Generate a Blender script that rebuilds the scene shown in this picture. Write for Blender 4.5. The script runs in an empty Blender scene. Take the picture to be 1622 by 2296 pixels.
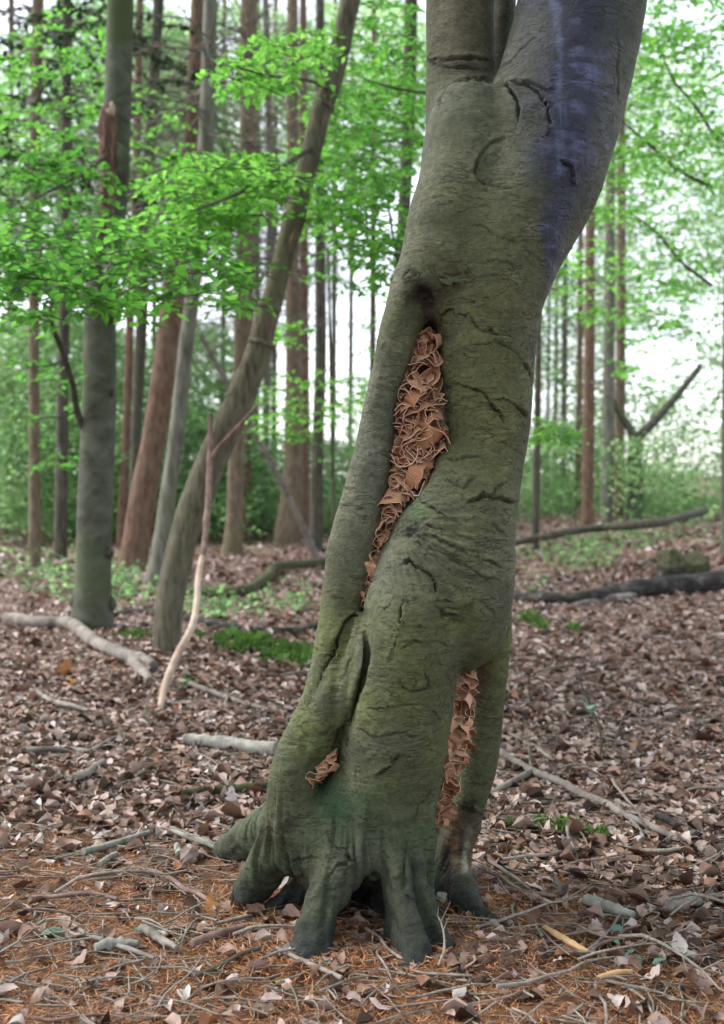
import bpy, math, random
import numpy as np
from mathutils import Vector, Matrix

random.seed(11)
RNG = np.random.default_rng(11)
sc = bpy.context.scene
COL = sc.collection

# ------------------------------------------------------------------ camera
F = 2500.0                       # focal length in picture units (picture is 1622 x 2295 units)
CU, CV = 811.0, 1147.5
HOR = 1100.0
CAMZ = 1.2
PITCH = math.atan((CV - HOR) / F)
cam_d = bpy.data.cameras.new("camera")
cam_d.sensor_fit = 'VERTICAL'
cam_d.sensor_height = 36.0
cam_d.sensor_width = 36.0
cam_d.lens = 36.0 * F / 2295.0
cam_d.clip_start = 0.05
cam_d.clip_end = 2000
cam_d.dof.use_dof = True
cam_d.dof.focus_distance = 3.1
cam_d.dof.aperture_fstop = 2.9
cam = bpy.data.objects.new("camera", cam_d)
COL.objects.link(cam)
cam.location = (0, 0, CAMZ)
cam.rotation_euler = (math.pi / 2 - PITCH, 0, 0)
sc.camera = cam

# ------------------------------------------------------------------ sky, sun, exposure
SUN_EL, SUN_AZ = math.radians(52), math.radians(-75)      # azimuth: clockwise from +Y (away from the camera)
w = bpy.data.worlds.new("World")
sc.world = w
w.use_nodes = True
nt = w.node_tree
bg = nt.nodes["Background"]
sky = nt.nodes.new("ShaderNodeTexSky")
sky.sky_type = 'NISHITA'
sky.sun_disc = False
sky.sun_elevation = SUN_EL
sky.sun_rotation = SUN_AZ
sky.air_density = 1.0
sky.dust_density = 1.5
sky.ozone_density = 1.0
hs = nt.nodes.new("ShaderNodeHueSaturation")              # overcast: little blue left
hs.inputs["Saturation"].default_value = 0.35
nt.links.new(sky.outputs[0], hs.inputs["Color"])
nt.links.new(hs.outputs[0], bg.inputs["Color"])
bg.inputs["Strength"].default_value = 0.13
sun_d = bpy.data.lights.new("sun", 'SUN')
sun_d.energy = 1.5
sun_d.angle = math.radians(24)
sun_d.color = (1.0, 0.97, 0.92)
sun = bpy.data.objects.new("sun", sun_d)
COL.objects.link(sun)
sdir = Vector((math.sin(SUN_AZ) * math.cos(SUN_EL), math.cos(SUN_AZ) * math.cos(SUN_EL), math.sin(SUN_EL)))
sun.rotation_euler = sdir.to_track_quat('Z', 'Y').to_euler()
sun.location = (8, 10, 20)
sc.view_settings.view_transform = 'Standard'
sc.view_settings.look = 'None'
sc.view_settings.gamma = 1.0
sc.view_settings.exposure = 2.1
sc.view_settings.use_curve_mapping = False
sc.cycles.max_bounces = 5
sc.cycles.diffuse_bounces = 3
sc.cycles.glossy_bounces = 2
sc.cycles.transmission_bounces = 4
sc.cycles.transparent_max_bounces = 8
sc.cycles.sample_clamp_indirect = 4.0
sc.cycles.caustics_reflective = False
sc.cycles.caustics_refractive = False
sc.cycles.use_denoising = True
sc.cycles.use_adaptive_sampling = True
sc.cycles.adaptive_threshold = 0.025

# ------------------------------------------------------------------ projection helpers
FWD = np.array([0, math.cos(PITCH), -math.sin(PITCH)])
UPV = np.array([0, math.sin(PITCH), math.cos(PITCH)])
CAM = np.array([0, 0, CAMZ])


def P(u, v, d):
    """world point at picture position (u, v) and distance d along the view axis"""
    return CAM + d * FWD + np.array([(u - CU) / F * d, 0, 0]) - (v - CV) / F * d * UPV


def proj(V):
    q = V - CAM
    dep = q @ FWD
    dep = np.where(np.abs(dep) < 1e-3, 1e-3, dep)
    return CU + q[:, 0] / dep * F, CV - (q @ UPV) / dep * F, dep


# ------------------------------------------------------------------ noise
_pr = np.random.default_rng(5)
_PERM = _pr.permutation(256).astype(np.int32)
_PERM = np.concatenate([_PERM, _PERM])
_VAL = (_pr.random(256) * 2 - 1).astype(np.float32)


def vnoise(p, seed=0):
    p = np.asarray(p, np.float32)
    f = np.floor(p)
    t = p - f
    t = t * t * t * (t * (t * 6 - 15) + 10)
    i = (f.astype(np.int32) + np.int32(seed * 37)) & 255
    ix, iy, iz = i[:, 0], i[:, 1], i[:, 2]
    tx, ty, tz = t[:, 0], t[:, 1], t[:, 2]
    a0, a1 = _PERM[ix], _PERM[(ix + 1) & 255]
    r = []
    for a in (a0, a1):
        b0, b1 = _PERM[a + iy], _PERM[a + ((iy + 1) & 255)]
        z1 = (iz + 1) & 255
        c0 = _VAL[_PERM[b0 + iz]] * (1 - tz) + _VAL[_PERM[b0 + z1]] * tz
        c1 = _VAL[_PERM[b1 + iz]] * (1 - tz) + _VAL[_PERM[b1 + z1]] * tz
        r.append(c0 * (1 - ty) + c1 * ty)
    return r[0] * (1 - tx) + r[1] * tx


def fbm(p, octv=4, seed=0):
    a, s, r = 1.0, 0.0, 0
    for o in range(octv):
        r = r + a * vnoise(p * (2.03 ** o) + 17.3 * o, seed + o)
        s += a
        a *= 0.5
    return r / s


def sstep(a, b, x):
    t = np.clip((x - a) / (b - a), 0, 1)
    return t * t * (3 - 2 * t)


# ------------------------------------------------------------------ ground height
def gz(x, y):
    x = np.asarray(x, float)
    y = np.asarray(y, float)
    sh = x.shape
    x, y = x.ravel(), y.ravel()
    z = 0.55 * sstep(9, 27, y) * sstep(0.3, 6.5, x) + 0.018 * np.maximum(0, y - 26)
    q = np.stack([x, y, np.zeros_like(x)], 1)
    z = z + 0.10 * fbm(q * 0.35, 3, 5) * sstep(4, 9, y) + 0.018 * fbm(q * 1.6, 3, 8) + 0.010 * fbm(q * 7.0, 2, 9) * (1 - sstep(8, 14, y))
    z = z + 0.012 * np.exp(-((x / 0.45) ** 2 + ((y - 3.1) / 0.3) ** 2))
    # soil heaped up a little to the right of the roots
    z = z + 0.018 * np.exp(-(((x - 0.40) / 0.16) ** 2 + ((y - 2.86) / 0.08) ** 2))
    return z.reshape(sh)


def GV(u, v, lift=0.0):
    """ground points seen at picture positions (u, v) (arrays)"""
    u = np.atleast_1d(np.asarray(u, float))
    v = np.maximum(np.atleast_1d(np.asarray(v, float)), HOR + 14)
    ray = FWD[None] + np.stack([(u - CU) / F, 0 * u, 0 * u], 1) - ((v - CV) / F)[:, None] * UPV[None]
    k = -ray[:, 2]
    d = CAMZ / k
    for _ in range(7):
        p = CAM + ray * d[:, None]
        d = 0.3 * d + 0.7 * np.clip((CAMZ - gz(p[:, 0], p[:, 1]) - lift) / k, 0.5, 120)
    p = CAM + ray * d[:, None]
    p[:, 2] = gz(p[:, 0], p[:, 1]) + lift
    return p


def G(u, v, lift=0.0):
    return GV(u, v, lift)[0]


def GD(u, v):
    return float((G(u, v) - CAM) @ FWD)


# ------------------------------------------------------------------ object helpers
def tag(o, label=None, cat=None, group=None, kind=None):
    if label: o["label"] = label
    if cat: o["category"] = cat
    if group: o["group"] = group
    if kind: o["kind"] = kind
    return o


def empty(name, loc, label=None, cat=None, group=None):
    o = bpy.data.objects.new(name, None)
    o.empty_display_size = 0.1
    COL.objects.link(o)
    o.location = tuple(loc)
    o.hide_render = False
    return tag(o, label, cat, group)


def mesh_data(name, V, Fc, mat=None, smooth=True, attrs=None):
    """V (n,3); Fc a list of index lists or an (m,3)/(m,4) array"""
    me = bpy.data.meshes.new(name)
    V = np.asarray(V, np.float32)
    if isinstance(Fc, np.ndarray):
        m, k = Fc.shape
        me.vertices.add(len(V))
        me.vertices.foreach_set("co", V.ravel())
        me.loops.add(m * k)
        me.loops.foreach_set("vertex_index", Fc.astype(np.int32).ravel())
        me.polygons.add(m)
        me.polygons.foreach_set("loop_start", np.arange(0, m * k, k, dtype=np.int32))
        me.polygons.foreach_set("loop_total", np.full(m, k, np.int32))
        me.update(calc_edges=True)
    else:
        me.from_pydata([tuple(map(float, q)) for q in V], [], Fc)
        me.update()
    if smooth:
        me.polygons.foreach_set("use_smooth", np.ones(len(me.polygons), bool))
    if attrs:
        for an, arr in attrs.items():
            if arr.ndim == 1:
                a = me.attributes.new(an, 'FLOAT', 'POINT')
                a.data.foreach_set("value", arr.astype(np.float32))
            else:
                a = me.attributes.new(an, 'FLOAT_COLOR', 'POINT')
                c = np.ones((len(arr), 4), np.float32)
                c[:, :3] = arr
                a.data.foreach_set("color", c.ravel())
    if mat: me.materials.append(mat)
    return me


def obj(name, me, parent=None, loc=None):
    """links a mesh; with a parent the mesh is given in world space and moved into the parent's frame (parents are unrotated)"""
    o = bpy.data.objects.new(name, me)
    COL.objects.link(o)
    if parent is not None:
        o.parent = parent
        if loc is None:
            pl = Vector(parent.location)
            if parent.parent: pl = pl + Vector(parent.parent.location)
            o.location = -pl
        else:
            o.location = loc
    elif loc is not None:
        o.location = loc
    return o


def catmull(pts, n):
    """resample a polyline (k, c) smoothly to n points"""
    p = np.asarray(pts, float)
    k = len(p)
    if k == 2:
        t = np.linspace(0, 1, n)[:, None]
        return p[0] * (1 - t) + p[1] * t
    e = np.vstack([2 * p[0] - p[1], p, 2 * p[-1] - p[-2]])
    t = np.linspace(0, k - 1 - 1e-6, n)
    i = t.astype(int)
    f = (t - i)[:, None]
    a, b, c, d = e[i], e[i + 1], e[i + 2], e[i + 3]
    return 0.5 * ((2 * b) + (-a + c) * f + (2 * a - 5 * b + 4 * c - d) * f ** 2 + (-a + 3 * b - 3 * c + d) * f ** 3)


def tube(pts, rad, ns=8, rough=0.0, rfreq=6.0, seed=0, caps=True, stretch=0.35):
    """tapered tube along pts (n,3) with radii (n,); returns verts, list of quads (array), cap faces appended as quads/tris list"""
    p = np.asarray(pts, float)
    n = len(p)
    rad = np.asarray(rad, float)
    T = np.gradient(p, axis=0)
    T /= np.linalg.norm(T, axis=1)[:, None] + 1e-9
    ref = np.array([0.31, 0.77, 0.11]) if abs(T[0] @ np.array([0, 1, 0])) < 0.9 else np.array([1.0, 0.1, 0.2])
    A = np.zeros_like(T)
    a = ref - T[0] * (ref @ T[0])
    a /= np.linalg.norm(a)
    for i in range(n):
        a = a - T[i] * (a @ T[i])
        a /= np.linalg.norm(a) + 1e-9
        A[i] = a
    B = np.cross(T, A)
    th = np.linspace(0, 2 * math.pi, ns, endpoint=False)
    ring = np.cos(th)[None, :, None] * A[:, None, :] + np.sin(th)[None, :, None] * B[:, None, :]
    V = p[:, None, :] + ring * rad[:, None, None]
    if rough > 0:
        q = V.reshape(-1, 3).copy()
        q[:, 2] *= stretch
        k = fbm(q * rfreq, 3, seed).reshape(n, ns)
        V = p[:, None, :] + ring * (rad[:, None] * (1 + rough * k))[:, :, None]
    V = V.reshape(-1, 3)
    i = np.arange(n - 1)[:, None] * ns
    j = np.arange(ns)[None, :]
    jn = (j + 1) % ns
    Q = np.stack([i + j, i + jn, i + ns + jn, i + ns + j], -1).reshape(-1, 4)
    if caps:
        # end faces have their own vertices, so that a broken end keeps a hard edge
        nb = len(V)
        e0, e1 = V[:ns].copy(), V[(n - 1) * ns:n * ns].copy()
        V = np.vstack([V, e0, e1, p[0] - T[0] * rad[0] * 0.12, p[-1] + T[-1] * rad[-1] * 0.12])
        jj = np.arange(ns)
        jn = (jj + 1) % ns
        c0, c1 = np.full(ns, nb + 2 * ns), np.full(ns, nb + 2 * ns + 1)
        Q = np.vstack([Q, np.stack([nb + jn, nb + jj, c0, c0], -1), np.stack([nb + ns + jj, nb + ns + jn, c1, c1], -1)])
    return V, Q


class MB:
    """collects pieces given as vertex and face arrays (faces padded to triangles)"""
    def __init__(s):
        s.V, s.T, s.A, s.n = [], [], [], 0

    def add(s, V, Q, a=None):
        V = np.asarray(V, float)
        Q = np.asarray(Q)
        if Q.shape[1] == 4:
            T = np.vstack([Q[:, [0, 1, 2]], Q[Q[:, 2] != Q[:, 3]][:, [0, 2, 3]]])
        else:
            T = Q
        s.V.append(V)
        s.T.append(T + s.n)
        s.A.append(np.full(len(V), 0.5 if a is None else a) if np.ndim(a) == 0 else a)
        s.n += len(V)
        return s

    def data(s, name, mat, smooth=True):
        return mesh_data(name, np.vstack(s.V), np.vstack(s.T).astype(np.int32), mat, smooth, {"rnd": np.concatenate(s.A)})


# ------------------------------------------------------------------ material helpers
def new_mat(name, rough=0.85, spec=0.2):
    m = bpy.data.materials.new(name)
    m.use_nodes = True
    b = m.node_tree.nodes["Principled BSDF"]
    b.inputs["Roughness"].default_value = rough
    b.inputs["Specular IOR Level"].default_value = spec
    return m, m.node_tree, b


def nd(t, typ, **kw):
    n = t.nodes.new(typ)
    for k, v in kw.items():
        if hasattr(n, k): setattr(n, k, v)
        else: n.inputs[k.replace("_", " ")].default_value = v
    return n


def ramp(t, fac, stops):
    r = t.nodes.new("ShaderNodeValToRGB")
    el = r.color_ramp.elements
    while len(el) < len(stops): el.new(0.5)
    for e, (p, c) in zip(el, stops):
        e.position = p
        e.color = (*c, 1)
    t.links.new(fac, r.inputs[0])
    return r.outputs[0]


def mapping(t, scale, coord="Object"):
    tc = t.nodes.new("ShaderNodeTexCoord")
    mp = t.nodes.new("ShaderNodeMapping")
    mp.inputs["Scale"].default_value = scale
    t.links.new(tc.outputs[coord], mp.inputs[0])
    return mp.outputs[0]


def noise_tex(t, vec, scale, detail=5, rough=0.6, dist=0.0):
    n = t.nodes.new("ShaderNodeTexNoise")
    n.inputs["Scale"].default_value = scale
    n.inputs["Detail"].default_value = detail
    n.inputs["Roughness"].default_value = rough
    n.inputs["Distortion"].default_value = dist
    t.links.new(vec, n.inputs["Vector"])
    return n.outputs["Fac"]


def bump(t, b, h, strength, dist, prev=None):
    n = t.nodes.new("ShaderNodeBump")
    n.inputs["Strength"].default_value = strength
    n.inputs["Distance"].default_value = dist
    t.links.new(h, n.inputs["Height"])
    if prev: t.links.new(prev, n.inputs["Normal"])
    t.links.new(n.outputs[0], b.inputs["Normal"])
    return n.outputs[0]


def mix(t, typ, fac, a, b):
    n = t.nodes.new("ShaderNodeMix")
    n.data_type = 'RGBA'
    n.blend_type = typ
    if isinstance(fac, (int, float)): n.inputs[0].default_value = fac
    else: t.links.new(fac, n.inputs[0])
    for s, i in ((a, 6), (b, 7)):
        if isinstance(s, tuple): n.inputs[i].default_value = (*s, 1)
        else: t.links.new(s, n.inputs[i])
    return n.outputs[2]


def attr(t, name, out="Fac"):
    n = t.nodes.new("ShaderNodeAttribute")
    n.attribute_name = name
    return n.outputs[out]


def bark_mat(name, stops, sc_xyz=(14, 14, 3), bstr=0.6, bdist=0.01, moss=None, moss_amt=0.45):
    m, t, b = new_mat(name, 0.88, 0.15)
    v = mapping(t, sc_xyz)
    n1 = noise_tex(t, v, 1.0, 6, 0.65, 0.4)
    v2 = mapping(t, (2.2, 2.2, 1.1))
    n2 = noise_tex(t, v2, 1.0, 4, 0.6)
    c = ramp(t, n1, stops)
    if moss:
        f = ramp(t, n2, [(moss_amt, (0, 0, 0)), (moss_amt + 0.16, (1, 1, 1))])
        c = mix(t, 'MIX', f, c, moss)
    else:
        c = mix(t, 'MULTIPLY', 0.6, c, ramp(t, n2, [(0.3, (0.55, 0.55, 0.55)), (0.7, (1.25, 1.25, 1.25))]))
    t.links.new(c, b.inputs["Base Color"])
    bump(t, b, n1, bstr, bdist)
    return m


def leaf_mat(name, stops, src="attr", transl=0.45, rough=0.55, tint=(1, 1, 1)):
    """thin leaf: diffuse and gloss in front, light coming through from behind"""
    m = bpy.data.materials.new(name)
    m.use_nodes = True
    t = m.node_tree
    t.nodes.remove(t.nodes["Principled BSDF"])
    out = t.nodes["Material Output"]
    if src == "attr": f = attr(t, "rnd")
    else: f = t.nodes.new("ShaderNodeObjectInfo").outputs["Random"]
    c = ramp(t, f, stops)
    pb = nd(t, "ShaderNodeBsdfPrincipled")
    pb.inputs["Roughness"].default_value = rough
    pb.inputs["Specular IOR Level"].default_value = 0.3
    v = mapping(t, (40, 40, 40))
    c = mix(t, 'MULTIPLY', 0.5, c, ramp(t, noise_tex(t, v, 1.0, 3), [(0.3, (0.6, 0.6, 0.6)), (0.7, (1.2, 1.2, 1.2))]))
    t.links.new(c, pb.inputs["Base Color"])
    if transl > 0:
        tr = t.nodes.new("ShaderNodeBsdfTranslucent")
        t.links.new(mix(t, 'MULTIPLY', 1.0, c, tint), tr.inputs["Color"])
        mx = t.nodes.new("ShaderNodeMixShader")
        mx.inputs[0].default_value = transl
        t.links.new(pb.outputs[0], mx.inputs[1])
        t.links.new(tr.outputs[0], mx.inputs[2])
        t.links.new(mx.outputs[0], out.inputs["Surface"])
    else:
        t.links.new(pb.outputs[0], out.inputs["Surface"])
    return m


M = {}
M["beech"] = bark_mat("beech bark", [(0.3, (0.038, 0.040, 0.029)), (0.5, (0.072, 0.074, 0.057)), (0.7, (0.115, 0.115, 0.092))], (7, 7, 9), 0.4, 0.006, (0.06, 0.075, 0.035), 0.5)
M["stem"] = bark_mat("ridged stem bark", [(0.3, (0.035, 0.03, 0.021)), (0.5, (0.095, 0.084, 0.06)), (0.72, (0.155, 0.135, 0.10))], (30, 30, 6), 0.9, 0.012, (0.11, 0.115, 0.055), 0.56)
M["larch"] = bark_mat("red conifer bark", [(0.3, (0.05, 0.032, 0.022)), (0.5, (0.12, 0.074, 0.052)), (0.72, (0.19, 0.125, 0.095))], (16, 16, 5), 0.9, 0.02, (0.15, 0.12, 0.08), 0.58)
M["brown"] = bark_mat("brown conifer bark", [(0.3, (0.05, 0.038, 0.026)), (0.5, (0.125, 0.095, 0.065)), (0.72, (0.20, 0.155, 0.115))], (15, 15, 4), 0.9, 0.02, (0.10, 0.10, 0.05), 0.55)
M["grey"] = bark_mat("grey conifer bark", [(0.3, (0.055, 0.052, 0.042)), (0.5, (0.12, 0.115, 0.095)), (0.72, (0.19, 0.18, 0.155))], (15, 15, 4), 0.8, 0.015, (0.09, 0.10, 0.05), 0.55)
M["dark"] = bark_mat("dark bark", [(0.3, (0.028, 0.025, 0.02)), (0.5, (0.06, 0.054, 0.042)), (0.72, (0.11, 0.10, 0.08))], (15, 15, 4), 0.8, 0.015, (0.06, 0.07, 0.035), 0.56)
M["twig"] = bark_mat("dry twig bark", [(0.3, (0.10, 0.08, 0.065)), (0.5, (0.19, 0.16, 0.135)), (0.72, (0.29, 0.25, 0.22))], (30, 30, 30), 0.4, 0.003)
M["deadbranch"] = bark_mat("dead conifer twig", [(0.3, (0.07, 0.06, 0.05)), (0.7, (0.17, 0.15, 0.13))], (20, 20, 20), 0.3, 0.003)
M["blacklog"] = bark_mat("rotten log", [(0.3, (0.012, 0.011, 0.011)), (0.52, (0.035, 0.031, 0.030)), (0.75, (0.16, 0.145, 0.13))], (5, 14, 14), 0.9, 0.015)
M["greylog"] = bark_mat("weathered branch", [(0.3, (0.07, 0.06, 0.052)), (0.5, (0.16, 0.14, 0.125)), (0.72, (0.25, 0.22, 0.20))], (10, 10, 10), 0.7, 0.008)
M["palelog"] = bark_mat("lichen branch", [(0.3, (0.09, 0.083, 0.07)), (0.5, (0.21, 0.20, 0.175)), (0.72, (0.33, 0.32, 0.29))], (14, 14, 14), 0.9, 0.01, (0.15, 0.18, 0.115), 0.56)
M["stripped"] = bark_mat("stripped wood", [(0.3, (0.24, 0.17, 0.135)), (0.5, (0.38, 0.29, 0.235)), (0.72, (0.50, 0.41, 0.34))], (8, 8, 3), 0.5, 0.005)
M["redstick"] = bark_mat("reddish stick bark", [(0.3, (0.085, 0.052, 0.044)), (0.5, (0.155, 0.10, 0.085)), (0.72, (0.26, 0.185, 0.16))], (14, 14, 5), 0.7, 0.006)
M["mosslog"] = bark_mat("mossy wood", [(0.3, (0.018, 0.017, 0.011)), (0.5, (0.048, 0.05, 0.026)), (0.72, (0.085, 0.088, 0.045))], (18, 18, 18), 1.0, 0.02, (0.042, 0.062, 0.018), 0.5)
M["rotwood"] = bark_mat("rotten red wood", [(0.3, (0.055, 0.03, 0.024)), (0.5, (0.155, 0.085, 0.068)), (0.72, (0.29, 0.18, 0.15))], (40, 40, 6), 1.0, 0.02)
M["tanwood"] = bark_mat("fresh broken wood", [(0.3, (0.30, 0.17, 0.08)), (0.5, (0.42, 0.26, 0.13)), (0.72, (0.52, 0.36, 0.2))], (20, 20, 20), 0.6, 0.005)

GREEN = [(0.0, (0.020, 0.068, 0.012)), (0.3, (0.045, 0.135, 0.022)), (0.7, (0.085, 0.215, 0.036)), (1.0, (0.155, 0.32, 0.065))]
M["leaf"] = leaf_mat("green beech leaf", GREEN, "attr", 0.58, 0.5, (2.1, 2.2, 1.9))
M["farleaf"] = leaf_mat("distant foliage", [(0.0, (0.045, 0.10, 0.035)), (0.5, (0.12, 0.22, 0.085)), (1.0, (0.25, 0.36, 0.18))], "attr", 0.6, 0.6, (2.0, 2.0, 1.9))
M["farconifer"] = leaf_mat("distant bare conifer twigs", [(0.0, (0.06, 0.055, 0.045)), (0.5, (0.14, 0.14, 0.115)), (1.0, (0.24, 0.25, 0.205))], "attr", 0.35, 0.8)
M["needlegreen"] = leaf_mat("dark conifer needles", [(0.0, (0.012, 0.035, 0.012)), (1.0, (0.045, 0.09, 0.035))], "attr", 0.2, 0.7)
DEAD = [(0.0, (0.03, 0.016, 0.012)), (0.2, (0.09, 0.047, 0.031)), (0.42, (0.195, 0.115, 0.085)), (0.64, (0.30, 0.205, 0.175)), (0.82, (0.38, 0.295, 0.28)), (0.90, (0.20, 0.075, 0.032)), (0.95, (0.40, 0.34, 0.32)), (1.0, (0.43, 0.38, 0.37))]
M["dead"] = leaf_mat("dead leaf litter", DEAD, "attr", 0.12, 0.6)
M["deadone"] = leaf_mat("dead leaf", DEAD, "obj", 0.12, 0.6)
M["orangeleaf"] = leaf_mat("orange brown leaf", [(0, (0.28, 0.11, 0.03)), (1, (0.36, 0.17, 0.06))], "obj", 0.2, 0.5)
M["yellowleaf"] = leaf_mat("yellow leaf", [(0, (0.48, 0.36, 0.07)), (1, (0.52, 0.40, 0.09))], "obj", 0.2, 0.5)
M["tealleaf"] = leaf_mat("grey green leaf", [(0, (0.075, 0.135, 0.10)), (1, (0.15, 0.23, 0.175))], "obj", 0.15, 0.5)
M["paleleaf"] = leaf_mat("pale mauve leaf", [(0, (0.40, 0.29, 0.27)), (1, (0.55, 0.46, 0.44))], "obj", 0.1, 0.6)
M["needles"] = leaf_mat("fallen needles", [(0, (0.10, 0.038, 0.018)), (0.5, (0.30, 0.125, 0.055)), (1, (0.46, 0.23, 0.11))], "attr", 0.0, 0.7)
M["moss"] = leaf_mat("moss", [(0, (0.03, 0.07, 0.012)), (0.6, (0.065, 0.135, 0.022)), (1, (0.11, 0.21, 0.04))], "attr", 0.35, 0.7, (1.3, 1.3, 1.2))

# paper: brown sheets with a pale torn edge
m, t, b = new_mat("brown paper", 0.75, 0.2)
ri = t.nodes.new("ShaderNodeObjectInfo").outputs["Random"]
c = ramp(t, ri, [(0, (0.28, 0.125, 0.066)), (0.5, (0.39, 0.20, 0.115)), (1, (0.49, 0.29, 0.19))])
v = mapping(t, (30, 30, 30))
c = mix(t, 'MULTIPLY', 0.6, c, ramp(t, noise_tex(t, v, 1.0, 4), [(0.3, (0.62, 0.58, 0.55)), (0.7, (1.2, 1.2, 1.2))]))
c = mix(t, 'MIX', attr(t, "rnd"), c, (0.64, 0.43, 0.31))
t.links.new(c, b.inputs["Base Color"])
bump(t, b, noise_tex(t, mapping(t, (60, 60, 60)), 1.0, 3), 0.25, 0.002)
M["paper"] = m

# ground: soil and crumbled litter; larger pieces lie on it as geometry
m, t, b = new_mat("forest floor", 0.95, 0.1)
v = mapping(t, (1, 1, 1))
n_big = noise_tex(t, v, 0.9, 5, 0.6)
vo = t.nodes.new("ShaderNodeTexVoronoi")
vo.inputs["Scale"].default_value = 16
vo.inputs["Randomness"].default_value = 1
wv = noise_tex(t, v, 7.0, 4)
mp = nd(t, "ShaderNodeMix")
mp.data_type = 'VECTOR'
mp.inputs[0].default_value = 0.12
t.links.new(v, mp.inputs[4])
nc = t.nodes.new("ShaderNodeTexNoise")
nc.inputs["Scale"].default_value = 9
t.links.new(v, nc.inputs["Vector"])
t.links.new(nc.outputs["Color"], mp.inputs[5])
t.links.new(mp.outputs[1], vo.inputs["Vector"])
sepc = t.nodes.new("ShaderNodeSeparateColor")
t.links.new(vo.outputs["Color"], sepc.inputs[0])
cl = ramp(t, sepc.outputs[0], [(0, (0.03, 0.018, 0.013)), (0.3, (0.075, 0.043, 0.03)), (0.6, (0.14, 0.092, 0.072)), (0.85, (0.22, 0.162, 0.138)), (1, (0.30, 0.24, 0.21))])
n_f = noise_tex(t, v, 55, 5, 0.7)
cf = ramp(t, n_f, [(0.25, (0.035, 0.02, 0.013)), (0.5, (0.13, 0.068, 0.042)), (0.75, (0.24, 0.14, 0.09))])
nearm = attr(t, "near")
c = mix(t, 'MIX', nearm, cl, cf)
c = mix(t, 'MULTIPLY', 0.55, c, ramp(t, n_big, [(0.35, (0.6, 0.58, 0.56)), (0.65, (1.15, 1.12, 1.1))]))
c = mix(t, 'MIX', attr(t, "green"), c, mix(t, 'MIX', n_f, (0.03, 0.08, 0.02), (0.10, 0.17, 0.06)))
t.links.new(c, b.inputs["Base Color"])
pb = bump(t, b, vo.outputs["Distance"], 0.7, 0.03)
bump(t, b, n_f, 0.8, 0.012, pb)
M["ground"] = m

# ================================================================== GROUND
ys = np.concatenate([np.linspace(-4, 2.0, 14), np.arange(2.05, 6.5, 0.05), np.arange(6.5, 14, 0.12), np.geomspace(14, 240, 70)])
us = np.concatenate([np.linspace(-3.2, -1.05, 12), np.linspace(-1.0, 1.0, 150), np.linspace(1.05, 3.2, 12)])
YY, UU = np.meshgrid(ys, us, indexing='ij')
XX = UU * (0.9 + 0.42 * np.abs(YY))
ZZ = gz(XX, YY)
Vg = np.stack([XX, YY, ZZ], -1).reshape(-1, 3)
ny, nx = YY.shape
ii = np.arange(ny - 1)[:, None] * nx
jj = np.arange(nx - 1)[None, :]
Qg = np.stack([ii + jj, ii + jj + 1, ii + nx + jj + 1, ii + nx + jj], -1).reshape(-1, 4)
gu, gv, gd = proj(Vg)
nq = fbm(Vg * np.array([0.9, 0.9, 0]) + 3, 4, 21)
near = (1 - sstep(3.6, 5.2, Vg[:, 1] + 0.5 * nq)) * (1 - 0.8 * sstep(0.7, 1.3, Vg[:, 0] + 0.3 * nq))
nr2 = fbm(Vg * np.array([0.35, 0.35, 0]) + 9, 4, 22)
green = sstep(0.05, 0.35, nr2 + 0.25 * np.exp(-(((Vg[:, 0] + 4.0) / 3.5) ** 2 + ((Vg[:, 1] - 16) / 6) ** 2)) - 0.15) * sstep(9, 13, Vg[:, 1]) * 0.75
ground = obj("ground", mesh_data("ground", Vg, Qg, M["ground"], True, {"near": np.clip(near, 0, 1), "green": np.clip(green, 0, 1)}))
tag(ground, kind="structure")

# ================================================================== HOLLOW TREE (carved as a distance field, then meshed)
VX = 0.0047
lo = np.array([-0.62, 2.50, -0.16])
hi = np.array([0.98, 4.05, 2.92])
dim = np.ceil((hi - lo) / VX).astype(int)
FLD = np.full(dim, 0.25, np.float32)
AX = [lo[i] + VX * np.arange(dim[i]) for i in range(3)]


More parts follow.
